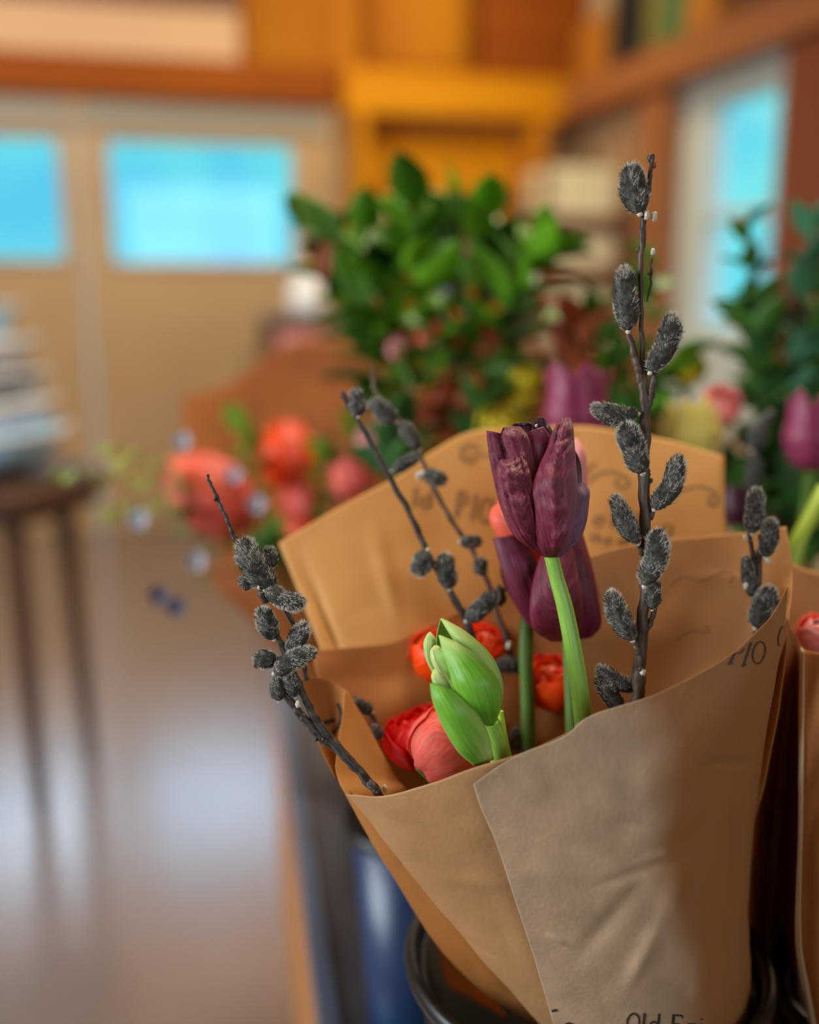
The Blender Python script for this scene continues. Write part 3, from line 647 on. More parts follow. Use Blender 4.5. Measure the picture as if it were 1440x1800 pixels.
# overlapping outer sheet, in front
OV = [
    [(832, 1378, .4575), (880, 1344, .455), (925, 1320, .4535), (965, 1306, .4525), (1000, 1289, .4515), (1020, 1270, .451), (1050, 1254, .4515), (1100, 1238, .452), (1150, 1222, .453), (1220, 1190, .455), (1290, 1148, .459), (1330, 1113, .464), (1362, 1078, .472), (1387, 1030, .485)],
    [(845, 1420, .4605), (890, 1400, .4575), (935, 1385, .4555), (980, 1372, .4545), (1020, 1360, .4535), (1060, 1345, .453), (1100, 1330, .4535), (1140, 1318, .454), (1190, 1300, .455), (1245, 1275, .457), (1295, 1240, .461), (1330, 1210, .466), (1352, 1180, .473), (1376, 1120, .486)],
    [(872, 1482, .464), (915, 1480, .461), (955, 1475, .459), (1000, 1468, .4575), (1040, 1460, .4565), (1085, 1450, .456), (1125, 1440, .456), (1165, 1430, .457), (1205, 1415, .459), (1250, 1395, .462), (1290, 1370, .466), (1318, 1345, .471), (1335, 1320, .478), (1350, 1270, .49)],
    [(902, 1570, .470), (945, 1572, .467), (985, 1572, .4645), (1030, 1570, .463), (1070, 1568, .462), (1110, 1562, .462), (1145, 1558, .463), (1180, 1550, .464), (1215, 1540, .466), (1250, 1525, .469), (1280, 1505, .474), (1305, 1485, .480), (1320, 1465, .487), (1330, 1430, .498)],
    [(935, 1672, .479), (975, 1678, .476), (1015, 1682, .4735), (1055, 1684, .472), (1095, 1684, .471), (1130, 1682, .471), (1165, 1680, .472), (1195, 1675, .474), (1225, 1668, .477), (1255, 1655, .481), (1280, 1640, .486), (1300, 1625, .493), (1312, 1605, .50), (1318, 1570, .51)],
    [(965, 1770, .492), (1005, 1778, .488), (1045, 1782, .485), (1085, 1785, .483), (1120, 1785, .482), (1150, 1785, .482), (1180, 1785, .483), (1210, 1785, .485), (1238, 1780, .488), (1265, 1775, .492), (1288, 1765, .498), (1305, 1755, .505), (1314, 1740, .513), (1322, 1700, .523)],
    [(1000, 1880, .512), (1035, 1890, .508), (1070, 1900, .504), (1105, 1905, .502), (1135, 1910, .50), (1165, 1910, .50), (1195, 1910, .502), (1220, 1910, .504), (1245, 1905, .508), (1270, 1900, .512), (1290, 1890, .518), (1306, 1880, .525), (1316, 1870, .533), (1326, 1850, .545)],
    [(1040, 1980, .545), (1070, 1990, .541), (1100, 1995, .538), (1125, 2000, .536), (1150, 2000, .535), (1175, 2000, .535), (1200, 2000, .536), (1222, 2000, .538), (1245, 2000, .541), (1265, 2000, .545), (1280, 1995, .55), (1290, 1990, .555), (1300, 1985, .56), (1308, 1980, .565)]]
OV = [[(x, y, d+(max(0, x-1140)/190)**1.6*.022*min(1, max(0, (y-1230)/200))) for x, y, d in r] for r in OV]
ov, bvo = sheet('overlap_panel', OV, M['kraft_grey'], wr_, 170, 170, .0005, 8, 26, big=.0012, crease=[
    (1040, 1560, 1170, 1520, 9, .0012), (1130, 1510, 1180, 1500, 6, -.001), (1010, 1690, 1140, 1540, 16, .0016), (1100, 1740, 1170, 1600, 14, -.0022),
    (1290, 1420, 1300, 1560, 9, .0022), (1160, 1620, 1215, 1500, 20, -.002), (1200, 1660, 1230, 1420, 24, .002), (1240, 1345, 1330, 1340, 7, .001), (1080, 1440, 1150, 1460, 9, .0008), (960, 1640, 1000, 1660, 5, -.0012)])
L1 = [([(1281, 1167), (1285, 1160), (1292, 1147), (1296, 1148), (1303, 1147), (1308, 1139)], 1), ([(1284, 1165), (1291, 1148)], 1.5), ([(1279, 1168), (1289, 1165)], 1.1),
      ([(1320, 1129), (1306, 1171)], 1.7), ([(1303, 1171), (1312, 1168)], 1.1), (arc(1333, 1147, 12, 20, 0, 360, 30), 1)]
L1[-1] = ([(1333.5+11*math.cos(a)-4*math.sin(a)*-1*.3, 1147-19*math.sin(a)-3*math.cos(a)) for a in np.linspace(0, 2*math.pi, 34)], 1.15)
L1.append((list(spl([(1379, 1099), (1372, 1105), (1368, 1118), (1367, 1130), (1371, 1136), (1374, 1131)], np.linspace(0, 1, 26))), .9))
ink('printed_lettering', bvo, L1, wr_, M['ink'], 2.3)
ink('printed_lettering', bvo, text('Old Faithful', 1100, 1812, (23, 1), (3, -32), 1.05) if False else text('Old Fai', 1100, 1812, (24, 1), (3, -32), 1.02), wr_, M['ink'], 3.2)
for _s in (([(966, 1778), (974, 1775), (980, 1774)], 1.4), (list(spl([(992, 1802), (1000, 1797), (1008, 1800)], np.linspace(0, 1, 8))), 1.2)):
    ink('printed_scroll', bvo, [_s], wr_, M['ink'], 3)
# thin pale torn edge along the overlap's left side is the sheet's own thickness; right side valley panel
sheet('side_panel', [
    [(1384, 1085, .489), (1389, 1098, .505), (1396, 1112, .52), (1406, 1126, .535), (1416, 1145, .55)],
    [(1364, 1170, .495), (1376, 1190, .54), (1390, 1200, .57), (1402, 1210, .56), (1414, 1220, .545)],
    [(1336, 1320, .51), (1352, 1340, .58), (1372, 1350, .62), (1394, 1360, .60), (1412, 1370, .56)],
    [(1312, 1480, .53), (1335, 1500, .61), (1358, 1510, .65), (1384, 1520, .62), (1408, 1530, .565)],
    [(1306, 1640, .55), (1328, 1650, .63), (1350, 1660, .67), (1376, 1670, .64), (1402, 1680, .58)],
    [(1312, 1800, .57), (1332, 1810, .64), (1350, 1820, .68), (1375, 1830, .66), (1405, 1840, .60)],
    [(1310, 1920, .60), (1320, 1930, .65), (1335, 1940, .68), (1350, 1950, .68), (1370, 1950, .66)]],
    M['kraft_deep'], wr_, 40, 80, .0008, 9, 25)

# neighbouring bouquet's wrap at the right edge
w2 = thing('paper_wrap', 'kraft paper wrap at the right edge with a thin pale folded rim', 'paper wrap', P(1500, 1750, .6))
sheet('front_panel', [
    [(1411, 1142, .520), (1450, 1150, .51), (1500, 1160, .50), (1560, 1160, .50), (1620, 1140, .51)],
    [(1412, 1250, .520), (1450, 1260, .508), (1500, 1270, .50), (1560, 1270, .50), (1620, 1260, .51)],
    [(1408, 1450, .525), (1450, 1460, .512), (1500, 1470, .505), (1560, 1470, .505), (1620, 1460, .515)],
    [(1404, 1640, .535), (1445, 1650, .52), (1490, 1660, .513), (1550, 1660, .513), (1600, 1650, .52)],
    [(1418, 1740, .545), (1450, 1750, .53), (1490, 1760, .522), (1540, 1760, .52), (1590, 1750, .53)],
    [(1440, 1850, .56), (1465, 1860, .55), (1500, 1870, .54), (1535, 1870, .54), (1570, 1860, .55)],
    [(1495, 1990, .60), (1510, 2000, .595), (1530, 2010, .59), (1550, 2010, .59), (1570, 2000, .60)]],
    M['kraft'], w2, 50, 80, .0007, 10, 24)
sheet('folded_rim', [
    [(1408, 1138, .522), (1410, 1140, .519), (1413, 1143, .517)],
    [(1404, 1250, .523), (1408, 1250, .519), (1413, 1252, .517)],
    [(1404, 1450, .527), (1407, 1450, .523), (1410, 1450, .521)],
    [(1399, 1640, .538), (1403, 1640, .533), (1407, 1640, .531)],
    [(1412, 1738, .548), (1417, 1740, .543), (1423, 1742, .541)],
    [(1432, 1850, .563), (1438, 1850, .558), (1444, 1850, .556)]], M['cream'], w2, 10, 60, .0001, 11)
sheet('back_panel', [
    [(1386, 985, .60), (1420, 1000, .60), (1480, 1010, .60), (1560, 1000, .60)],
    [(1386, 1080, .59), (1430, 1090, .59), (1490, 1100, .59), (1560, 1100, .59)],
    [(1400, 1200, .575), (1440, 1200, .58), (1500, 1200, .58), (1560, 1200, .58)],
    [(1420, 1500, .58), (1450, 1500, .585), (1500, 1500, .585), (1560, 1500, .58)]], M['kraft'], w2, 40, 40, .0008, 12, 20)

# ================================================================== PLANT PARTS
def petal(parent, Lp, Rp, ds, bulge, m, lb=.0, ruffle=.0003, freq=9, nu=26, nv=46, tint=.0, name='petal', seed=0, edge=None, curl=0, tintf=None):
    """petal surface between two edge lines; bulge > 0 swells to the viewer, < 0 away"""
    V = np.linspace(0, 1, nv); U = np.linspace(-1, 1, nu)
    Lq, Rq = spl(Lp, V), spl(Rp, V); D = spl(np.array(ds, float)[:, None], V)[:, 0]
    g = np.zeros((nv, nu, 3)); tt = []
    for j in range(nv):
        wd = np.linalg.norm(Rq[j]-Lq[j])/F*D[j]
        for i, u in enumerate(U):
            s = math.sin(u*math.pi/2)*.35+u*.65
            q = Lq[j]*(1-(s+1)/2)+Rq[j]*(s+1)/2
            d = D[j]-bulge*wd*.5*max(0, 1-abs(u)**2.2)**.65-lb*math.sin(math.pi*V[j])
            vv = V[j]-.10*u*u+.03*noise.noise(Vector((u*2, V[j]*3, seed))); k = ruffle*1.0*(1-2.2*abs(noise.noise(Vector((u*.9+seed, vv*freq*1.5, .3)))))+ruffle*1.4*noise.noise(Vector((u*1.6+seed, vv*6, .9)))
            k += ruffle*.8*noise.noise(Vector((u*7+V[j]*2, V[j]*2.2, seed+.5)))
            d += k*min(1, wd/.01)
            d += curl*max(0, V[j]-.8)*5*.003
            g[j, i] = P(q[0], q[1], d)
            tt.append(tintf(u, V[j]) if tintf else tint)
    b = MB(); b.grid(g, tint=tt)
    if m is M['purple']: b.uv = [(u_, v_-.38*abs(2*u_-1)**1.3+.12*u_) for u_, v_ in b.uv]     # ribs rise from the midrib to the edge
    return b.build(name, m, parent, solid=.0005)

def stem(parent, pts, rad, m, n=14, name='stem', seg=40):
    W = np.array([P(*q) for q in spl(pts, np.linspace(0, 1, seg))]); b = MB(); b.tube(W, rad, n); return b.build(name, m, parent)

rng = random.Random(11)
def catkin(parent, bx, by, tx, ty, wpx, d0, d1=None, hairs=900, dark=False, bend=0, tip=.0, name='catkin'):
    d1 = d1 or d0; B, T = P(bx, by, d0), P(tx, ty, d1); L = np.linalg.norm(T-B); R = wpx/2/F*(d0+d1)/2
    X, Y, A = frame(T-B); sd = rng.random()*50
    side = unit(np.cross(A, fw)); cv = bend*L
    b = MB(); nv, nu = 22, 18; g = np.zeros((nv, nu, 3))
    def surf(s, a, k=1):
        prof = (max(0, 1-abs(2*s-1)**3.2))**.5*(.93+.08*math.sin(s*3)-.06*s)
        rr = R*prof*(1+.22*noise.noise(Vector((s*3.2, math.cos(a)*1.1+sd, math.sin(a)*1.1))))*k
        return B+A*L*s+side*cv*math.sin(math.pi*s)+rr*(math.cos(a)*X+math.sin(a)*Y)
    for j in range(nv):
        s = j/(nv-1); s = .5-.5*math.cos(math.pi*s)
        for i in range(nu): g[j, i] = surf(s, 2*math.pi*i/nu, .93)
    b.grid(g, 0, wrap=True)
    for _ in range(hairs):
        s = rng.random()**.9; s = min(.995, max(.02, s)); a = rng.random()*2*math.pi
        p0 = surf(s, a, .9); n = unit(p0-(B+A*L*s+side*cv*math.sin(math.pi*s)))
        dr_ = unit(A*(.55+.5*s)+n*(.62)+np.array([rng.gauss(0, .28) for _ in range(3)]))
        ln = R*(.20+.22*rng.random()); hw = 7.5e-5*(1+.6*rng.random())
        wv = unit(np.cross(dr_, fw+np.array([rng.gauss(0, .3) for _ in range(3)])))*hw
        patch = noise.noise(Vector((s*4+sd, math.cos(a)*1.2, math.sin(a)*1.2)))
        pw = .60+patch*2.0+(s-.5)*.4+(-.26 if dark else 0)
        mi = 1 if rng.random() > pw else 2
        if s > 1-tip and rng.random() < .75: mi = 3
        if s < .07 and rng.random() < .6: mi = 3
        b.add([p0-wv, p0+wv, p0+dr_*ln], [(0, 1, 2)], mi)
    o = b.build(name, [M['catkin'], M['fur_dark'], M['fur'], M['fur_white']], parent)
    # pale wool and a brown scale at the foot
    c = MB(); c.blob(B-A*R*.02, R*.2, amp=.5, n=8, seed=sd); c.build('wool_tuft', M['fur_white'], o)
    return o
def branch(lb, stems, cats, buds=(), m='bark', group='pussy willow branches in the front bouquet'):
    q = stems[0][0][0]; t = thing('willow_branch', lb, 'branch', P(*q), group)
    for k, (pts, rad) in enumerate(stems):
        W = np.array([P(*s) for s in spl(pts, np.linspace(0, 1, 26*len(pts)))])
        for j in range(len(W)):
            W[j] += .0005*np.array(noise.noise_vector(Vector((j*.09, k*5, q[0]))))
        b = MB(); b.tube(W, rad, 12, knob=.35, seed=k+q[0]); b.build('stem', M[m], t)
    for cset in cats: catkin(t, *cset[:6], **(cset[6] if len(cset) > 6 else {}))
    for (x, y, r, d, mm) in buds:
        b = MB(); b.blob(P(x, y, d), r*.7/F*d, r*.7/F*d, r/F*d, amp=.6, n=8, seed=x); b.build('bud', M[mm], t)
    return t

# ---- tall willow at the right, in focus
D = .478
branch('tallest pussy willow branch, upright right of the purple tulip', [
    ([(1122, 1330, .50), (1120, 1240, .485), (1124, 1180, .482), (1129, 1100, D), (1137, 1000, D), (1134, 900, D), (1132, 800, D), (1134, 720, D), (1128, 660, D)], [.0031, .0031, .003, .0028, .0028, .0027, .0026, .0024, .0021]),
    ([(1132, 690, D), (1131, 650, D), (1128, 560, D), (1126, 480, .4775), (1130, 420, .4775), (1132, 375, .4775)], [.0016, .0013, .0012, .0013, .0015, .0013]),
    ([(1133, 370, .479), (1141, 330, .479), (1145, 295, .479), (1148, 272, .479)], [.0010, .0012, .001, .0009]),
    ([(1128, 672, D), (1117, 630, .4765), (1106, 588, .476)], [.0021, .0018, .0012]),
    ([(1137, 725, D), (1146, 690, .477), (1152, 655, .476)], [.0016, .0018, .0012]),
    ([(1134, 925, D), (1145, 905, .477), (1152, 893, .476)], [.0014, .0014, .0009]),
    ([(1136, 985, D), (1126, 965, .476), (1120, 950, .476)], [.0013, .0012, .0009]),
    ([(1128, 1170, D), (1120, 1140, .477), (1112, 1122, .476)], [.0014, .0013, .0009]),
    ([(1136, 1110, D), (1148, 1085, .477), (1152, 1068, .476)], [.0012, .0012, .0009]),
    ([(1133, 845, D), (1140, 830, .477), (1128, 822, .476)], [.0010, .0010, .0008]),
    ([(1144, 455, D), (1145, 490, D), (1138, 530, D)], [.0007, .0006, .0005])],
    [(1125, 376, 1110, 288, 50, .476, dict(dark=True, hairs=1300, bend=.04)),
     (1104, 582, 1097, 468, 45, .474, dict(dark=True, hairs=1500, tip=.14)),
     (1143, 655, 1184, 550, 44, .474, dict(dark=True, hairs=1400, bend=-.08, tip=.1)),
     (1122, 728, 1040, 716, 38, .476, dict(hairs=1100, bend=.09, tip=.12)),
     (1130, 832, 1098, 742, 47, .473, dict(hairs=1400, bend=.03, tip=.06)),
     (1150, 896, 1196, 800, 42, .474, dict(hairs=1400, bend=-.08)),
     (1122, 956, 1080, 870, 38, .474, dict(hairs=1200, bend=.04)),
     (1133, 1030, 1159, 930, 46, .471, dict(hairs=1500, bend=-.06)),
     (1147, 1072, 1150, 1018, 30, .475, dict(hairs=700)),
     (1112, 1126, 1073, 1038, 40, .474, dict(hairs=1300, bend=.05)),
     (1118, 1212, 1050, 1172, 32, .490, dict(hairs=1000, bend=.05)),
     (1092, 1252, 1050, 1190, 34, .488, dict(hairs=1000, bend=-.02))],
    [(1148, 443, 6, .477, 'fur_white'), (1141, 480, 4, .477, 'bark'), (1150, 380, 8, .476, 'fur_white'), (1137, 378, 7, .475, 'fur_white'), (1143, 278, 7, .479, 'bark'), (1150, 290, 5, .479, 'leaf_red'), (1130, 1182, 7, .479, 'fur_white'), (1126, 1176, 5, .476, 'bark'), (1144, 845, 5, .477, 'bark'), (1122, 440, 5, .478, 'bark')])

# ---- left willow, in focus
branch('left willow branch leaning out past the paper fold, with a long bare tip', [
    ([(700, 1450, .500), (662, 1392, .494), (625, 1348, .491), (590, 1310, .490), (560, 1272, .489), (540, 1235, .488), (522, 1195, .487), (508, 1165, .486), (494, 1130, .486), (480, 1105, .486)], [.0023, .0023, .0023, .0024, .0021, .0018, .0017, .0017, .0015, .0013]),
    ([(600, 1322, .492), (572, 1302, .490), (545, 1275, .489), (520, 1245, .489), (500, 1215, .489), (490, 1195, .489)], [.0018, .0021, .0021, .002, .0018, .0014]),
    ([(540, 1195, .495), (530, 1150, .494), (520, 1110, .493), (500, 1065, .492), (480, 1035, .491), (460, 1000, .490), (450, 985, .49)], [.0012, .0012, .0013, .0013, .0014, .0014, .001]),
    ([(468, 1060, .489), (455, 1030, .488), (440, 1000, .488), (425, 965, .488), (410, 940, .488), (398, 910, .488), (384, 880, .488), (370, 850, .488), (364, 834, .488)], [.0018, .0018, .0012, .0012, .0011, .0010, .0009, .0008, .0007])],
    [(478, 1040, 425, 948, 52, .487, dict(hairs=1700, bend=.04)),
     (478, 998, 472, 960, 28, .490, dict(hairs=500, tip=.5)),
     (440, 1035, 422, 1015, 22, .489, dict(hairs=300)),
     (466, 1037, 537, 1062, 38, .484, dict(hairs=1200, bend=-.06)),
     (482, 1124, 458, 1068, 38, .485, dict(hairs=1100)),
     (508, 1150, 538, 1094, 36, .486, dict(hairs=1100)),
     (482, 1184, 554, 1144, 38, .481, dict(hairs=1300, bend=.06)),
     (486, 1156, 446, 1163, 34, .486, dict(hairs=800, dark=True)),
     (490, 1232, 488, 1185, 28, .487, dict(hairs=600)),
     (520, 1225, 505, 1180, 30, .487, dict(hairs=700)),
     (662, 1392, 648, 1374, 14, .489, dict(hairs=200))],
    [(378, 877, 4, .487, 'bark_black'), (524, 1238, 7, .486, 'fur_white'), (455, 1033, 4, .483, 'fur_white'), (415, 945, 5, .488, 'bark'), (568, 1300, 4, .487, 'bark_black'), (676, 1386, 6, .496, 'fur_white'), (556, 1300, 4, .488, 'bark_black')], m='bark_black')

# ---- middle willows, soft
branch('middle willow branch bending up left to a single tip catkin beside the coral flowers', [
    ([(840, 1240, .56), (826, 1110, .552), (802, 1060, .55), (756, 980, .55), (722, 905, .55), (682, 835, .55), (642, 760, .55), (612, 712, .55), (602, 690, .55)], [.0028, .0026, .002, .0017, .0017, .0016, .0014, .0012, .0010])],
    [(630, 732, 626, 682, 34, .548, dict(hairs=500)), (752, 968, 732, 1012, 40, .546, dict(hairs=500, tip=.4)), (790, 1036, 780, 972, 38, .546, dict(hairs=600)), (820, 1092, 874, 1042, 36, .544, dict(hairs=500, dark=True))],
    [(880, 1048, 16, .55, 'bark_black'), (603, 694, 7, .55, 'bark')], m='bark_black')
branch('thin willow branch between the middle one and the purple tulip, with pale catkins', [
    ([(965, 1300, .58), (930, 1210, .578), (900, 1150, .576), (876, 1080, .576), (852, 1010, .576), (826, 960, .577), (800, 925, .578), (765, 862, .58), (735, 795, .582), (700, 735, .585), (660, 690, .59), (655, 640, .60)], [.0026, .0022, .0018, .0015, .0015, .0014, .0013, .0013, .0013, .0013, .0011, .0008])],
    [(697, 742, 652, 704, 38, .58, dict(hairs=400)), (738, 790, 706, 742, 30, .58, dict(hairs=300, tip=.5)), (690, 828, 738, 800, 28, .584, dict(hairs=300)), (745, 832, 786, 846, 32, .576, dict(hairs=400)), (808, 952, 848, 952, 26, .572, dict(hairs=300)), (845, 1012, 845, 980, 28, .572, dict(hairs=300)), (868, 1168, 925, 1172, 30, .566, dict(hairs=300, dark=True)), (905, 1320, 910, 1280, 26, .56, dict(hairs=200))],
    [(738, 836, 9, .578, 'fur_white'), (895, 1135, 7, .572, 'fur_white'), (935, 1300, 9, .56, 'fur_white'), (910, 1300, 8, .56, 'fur_white')])
branch('short willow branch rising behind the printed paper tip at the right', [
    ([(1338, 1240, .53), (1333, 1110, .53), (1330, 1050, .53), (1334, 990, .53), (1338, 940, .53)], [.0028, .0026, .0022, .0018, .0012]),
    ([(1334, 1010, .53), (1322, 970, .53), (1318, 935, .53)], [.0015, .0013, .001])],
    [(1322, 938, 1332, 856, 35, .526, dict(hairs=800, tip=.15)), (1346, 980, 1358, 910, 34, .524, dict(hairs=800, tip=.2)), (1322, 1050, 1310, 976, 26, .528, dict(hairs=500)), (1328, 1104, 1356, 1030, 44, .522, dict(hairs=900, tip=.12))],
    [(1311, 1030, 6, .526, 'fur_white'), (1310, 945, 5, .526, 'fur_white'), (1350, 985, 6, .522, 'fur_white')], m='bark_black')
branch('blurred willow branch in the rear bouquet, below the dark green leaves at the right', [
    ([(1318, 1000, .72), (1322, 880, .72), (1326, 800, .72), (1335, 750, .72)], [.003, .0026, .002, .0014])],
    [(1322, 866, 1328, 798, 30, .715, dict(hairs=200)), (1322, 792, 1340, 736, 38, .715, dict(hairs=200)), (1340, 745, 1360, 722, 22, .715, dict(hairs=100, tip=.6))],
    m='bark_black', group='willow branches in the rear bouquets')
# catkins low inside the bouquet at the left
branch('low willow twig inside the paper behind the left fold', [
    ([(700, 1330, .545), (668, 1290, .545), (650, 1250, .545), (622, 1225, .545)], [.0018, .0015, .0014, .001])],
    [(655, 1252, 620, 1234, 28, .54, dict(hairs=300)), (672, 1296, 652, 1278, 26, .54, dict(hairs=300))], m='bark_black')

# ---- hero purple tulip
d = .486
tp = thing('tulip', 'tall dark purple tulip in sharp focus, its petals closed into an upright cup', 'tulip', P(965, 975, d), 'purple tulips in the front bouquet')
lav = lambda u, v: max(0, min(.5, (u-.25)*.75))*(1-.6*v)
stem(tp, [(1040, 1400, .50), (1026, 1270, .49), (1014, 1180, .4875), (996, 1080, .487), (980, 1020, .487), (968, 972, .486)], [.0045, .0045, .0043, .004, .0036, .0034], M['stem'], 18)
# back petals (away side)
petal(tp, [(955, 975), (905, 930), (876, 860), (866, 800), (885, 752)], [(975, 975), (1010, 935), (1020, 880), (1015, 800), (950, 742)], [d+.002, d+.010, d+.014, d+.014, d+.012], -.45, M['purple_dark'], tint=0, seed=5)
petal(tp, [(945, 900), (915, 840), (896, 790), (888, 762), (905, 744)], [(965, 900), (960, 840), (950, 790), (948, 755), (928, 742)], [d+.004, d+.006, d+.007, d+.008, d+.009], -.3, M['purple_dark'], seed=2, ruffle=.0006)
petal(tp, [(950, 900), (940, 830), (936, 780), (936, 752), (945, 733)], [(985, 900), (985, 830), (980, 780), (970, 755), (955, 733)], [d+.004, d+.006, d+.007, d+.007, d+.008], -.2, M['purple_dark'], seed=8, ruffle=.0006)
# outer left
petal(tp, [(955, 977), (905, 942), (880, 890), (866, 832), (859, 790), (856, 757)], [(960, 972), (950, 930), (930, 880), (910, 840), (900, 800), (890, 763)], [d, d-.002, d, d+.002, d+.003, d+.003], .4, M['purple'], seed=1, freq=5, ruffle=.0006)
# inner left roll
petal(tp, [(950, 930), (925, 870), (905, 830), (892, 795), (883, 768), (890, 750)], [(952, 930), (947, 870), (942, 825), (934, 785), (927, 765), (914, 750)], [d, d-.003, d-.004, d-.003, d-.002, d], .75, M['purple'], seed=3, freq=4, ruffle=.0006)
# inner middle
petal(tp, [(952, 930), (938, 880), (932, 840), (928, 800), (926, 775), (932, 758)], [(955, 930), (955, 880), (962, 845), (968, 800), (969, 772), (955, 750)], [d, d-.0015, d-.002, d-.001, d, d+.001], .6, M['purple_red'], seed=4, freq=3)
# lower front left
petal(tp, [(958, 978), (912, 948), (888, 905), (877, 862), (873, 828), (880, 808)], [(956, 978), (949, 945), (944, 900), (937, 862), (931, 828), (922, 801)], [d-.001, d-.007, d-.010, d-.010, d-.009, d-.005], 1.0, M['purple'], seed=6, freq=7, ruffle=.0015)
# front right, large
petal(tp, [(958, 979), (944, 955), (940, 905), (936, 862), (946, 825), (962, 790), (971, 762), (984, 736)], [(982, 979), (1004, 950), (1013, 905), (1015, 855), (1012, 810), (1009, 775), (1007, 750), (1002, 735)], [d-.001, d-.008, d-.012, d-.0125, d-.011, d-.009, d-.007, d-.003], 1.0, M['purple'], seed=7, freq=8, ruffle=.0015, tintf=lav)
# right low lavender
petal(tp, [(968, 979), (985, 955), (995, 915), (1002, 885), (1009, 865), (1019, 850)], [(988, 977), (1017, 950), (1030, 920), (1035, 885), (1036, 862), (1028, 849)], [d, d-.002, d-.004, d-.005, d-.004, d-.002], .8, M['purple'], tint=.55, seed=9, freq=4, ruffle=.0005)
b = MB(); b.blob(P(943, 748, d), .0007, amp=.5, n=6); b.build('pollen_speck', M['fur_white'], tp)

# ---- second purple tulip, behind and below
d = .535
t2 = thing('tulip', 'dark purple tulip hanging half hidden behind and below the sharp one', 'tulip', P(1000, 1120, d), 'purple tulips in the front bouquet')
stem(t2, [(1010, 1420, .53), (1008, 1300, .53), (1005, 1200, .53), (1000, 1115, .53)], [.0042, .004, .004, .0036], M['stem_dark'], 14)
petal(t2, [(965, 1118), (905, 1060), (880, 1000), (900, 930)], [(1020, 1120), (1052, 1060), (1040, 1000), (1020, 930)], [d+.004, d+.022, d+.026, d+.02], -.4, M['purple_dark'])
petal(t2, [(965, 1123), (925, 1092), (893, 1035), (878, 985), (867, 946)], [(985, 1127), (965, 1080), (950, 1020), (938, 975), (905, 940)], [d+.002, d, d-.001, d, d+.002], .6, M['purple_red'], seed=2, freq=3)
petal(t2, [(1000, 1127), (990, 1060), (985, 1000), (980, 950), (985, 915)], [(1040, 1120), (1057, 1095), (1050, 1040), (1041, 995), (1025, 940)], [d+.002, d-.002, d-.004, d-.003, d], .6, M['purple_red'], seed=3, freq=3)
petal(t2, [(968, 1127), (938, 1105), (932, 1060), (942, 1005), (962, 950)], [(1010, 1128), (1025, 1090), (1022, 1040), (1012, 990), (1000, 930)], [d, d-.012, d-.017, d-.014, d-.008], .55, M['purple'], seed=4, freq=3, ruffle=.0004)

# ---- coral tulip behind the hero
d = .56
t3 = thing('tulip', 'coral pink tulip mostly hidden behind the sharp purple tulip', 'tulip', P(950, 985, d), 'coral tulips')
petal(t3, [(930, 990), (880, 950), (868, 905), (900, 840), (960, 770)], [(960, 990), (985, 940), (1020, 870), (1028, 810), (1000, 765)], [d, d-.008, d-.01, d-.008, d], .7, M['coral'], freq=3)
petal(t3, [(950, 985), (980, 930), (995, 860), (1005, 800), (1010, 770)], [(960, 985), (1015, 920), (1031, 860), (1030, 800), (1016, 772)], [d-.004, d-.01, d-.013, d-.012, d-.008], .7, M['pink'], freq=3, seed=4)
petal(t3, [(930, 995), (890, 960), (863, 920), (865, 895), (880, 885)], [(950, 992), (960, 960), (960, 920), (940, 895), (905, 885)], [d-.006, d-.012, d-.014, d-.012, d-.008], .6, M['coral'], freq=3, seed=6)
petal(t3, [(935, 985), (900, 940), (900, 860), (940, 780)], [(985, 985), (1010, 940), (1015, 860), (990, 780)], [d, d+.02, d+.025, d+.015], -.5, M['coral'])
stem(t3, [(930, 1420, .56), (928, 1250, .558), (925, 1120, .556), (940, 985, .556)], [.004], M['stem_dark'], 12)

# ---- green tulip bud
d = .472
tg = thing('tulip', 'tight green tulip bud with pale tips leaning left over the paper rim', 'tulip', P(862, 1275, d))
stem(tg, [(900, 1480, .49), (885, 1380, .482), (876, 1320, .477), (862, 1272, .474)], [.0047, .0047, .0046, .004], M['stem'], 18)
stem(tg, [(920, 1480, .49), (898, 1360, .486), (886, 1300, .482), (880, 1250, .479)], [.0022, .0022, .002, .0014], M['stem_yellow'], 10)
hl = lambda u, v: .75*max(0, v-.62)/.38+.35*max(0, abs(u)-.75)/.25
petal(tg, [(850, 1275), (800, 1220), (772, 1160), (768, 1120), (775, 1088)], [(868, 1275), (883, 1230), (878, 1180), (848, 1135), (785, 1090)], [d+.004, d+.016, d+.018, d+.014, d+.008], -.5, M['green'], tint=.3)
petal(tg, [(862, 1270), (850, 1215), (825, 1165), (800, 1128), (785, 1105), (775, 1087)], [(872, 1268), (884, 1225), (880, 1185), (852, 1140), (815, 1108), (778, 1088)], [d+.004, d+.001, d, d+.001, d+.003, d+.006], .9, M['green'], tintf=lambda u, v: .25+.5*v, freq=1, ruffle=.0002, seed=3)
petal(tg, [(800, 1240), (772, 1200), (752, 1165), (745, 1135), (750, 1118), (756, 1111)], [(810, 1240), (780, 1195), (765, 1165), (765, 1140), (766, 1125), (758, 1112)], [d+.002, d+.002, d+.003, d+.004, d+.004, d+.005], .8, M['green'], tintf=lambda u, v: .5+.4*v, freq=1, ruffle=.0002)
petal(tg, [(812, 1230), (778, 1195), (760, 1165), (757, 1145), (764, 1135)], [(815, 1225), (795, 1190), (785, 1160), (778, 1142), (770, 1135)], [d, d-.001, d-.001, d, d+.001], .7, M['green_in'], freq=2, ruffle=.0004)
petal(tg, [(838, 1262), (803, 1220), (785, 1185), (772, 1160), (768, 1145)], [(845, 1262), (815, 1210), (800, 1170), (790, 1145), (785, 1135)], [d-.001, d-.003, d-.004, d-.003, d-.001], .8, M['green'], tint=.25, freq=1, ruffle=.0002, seed=2)
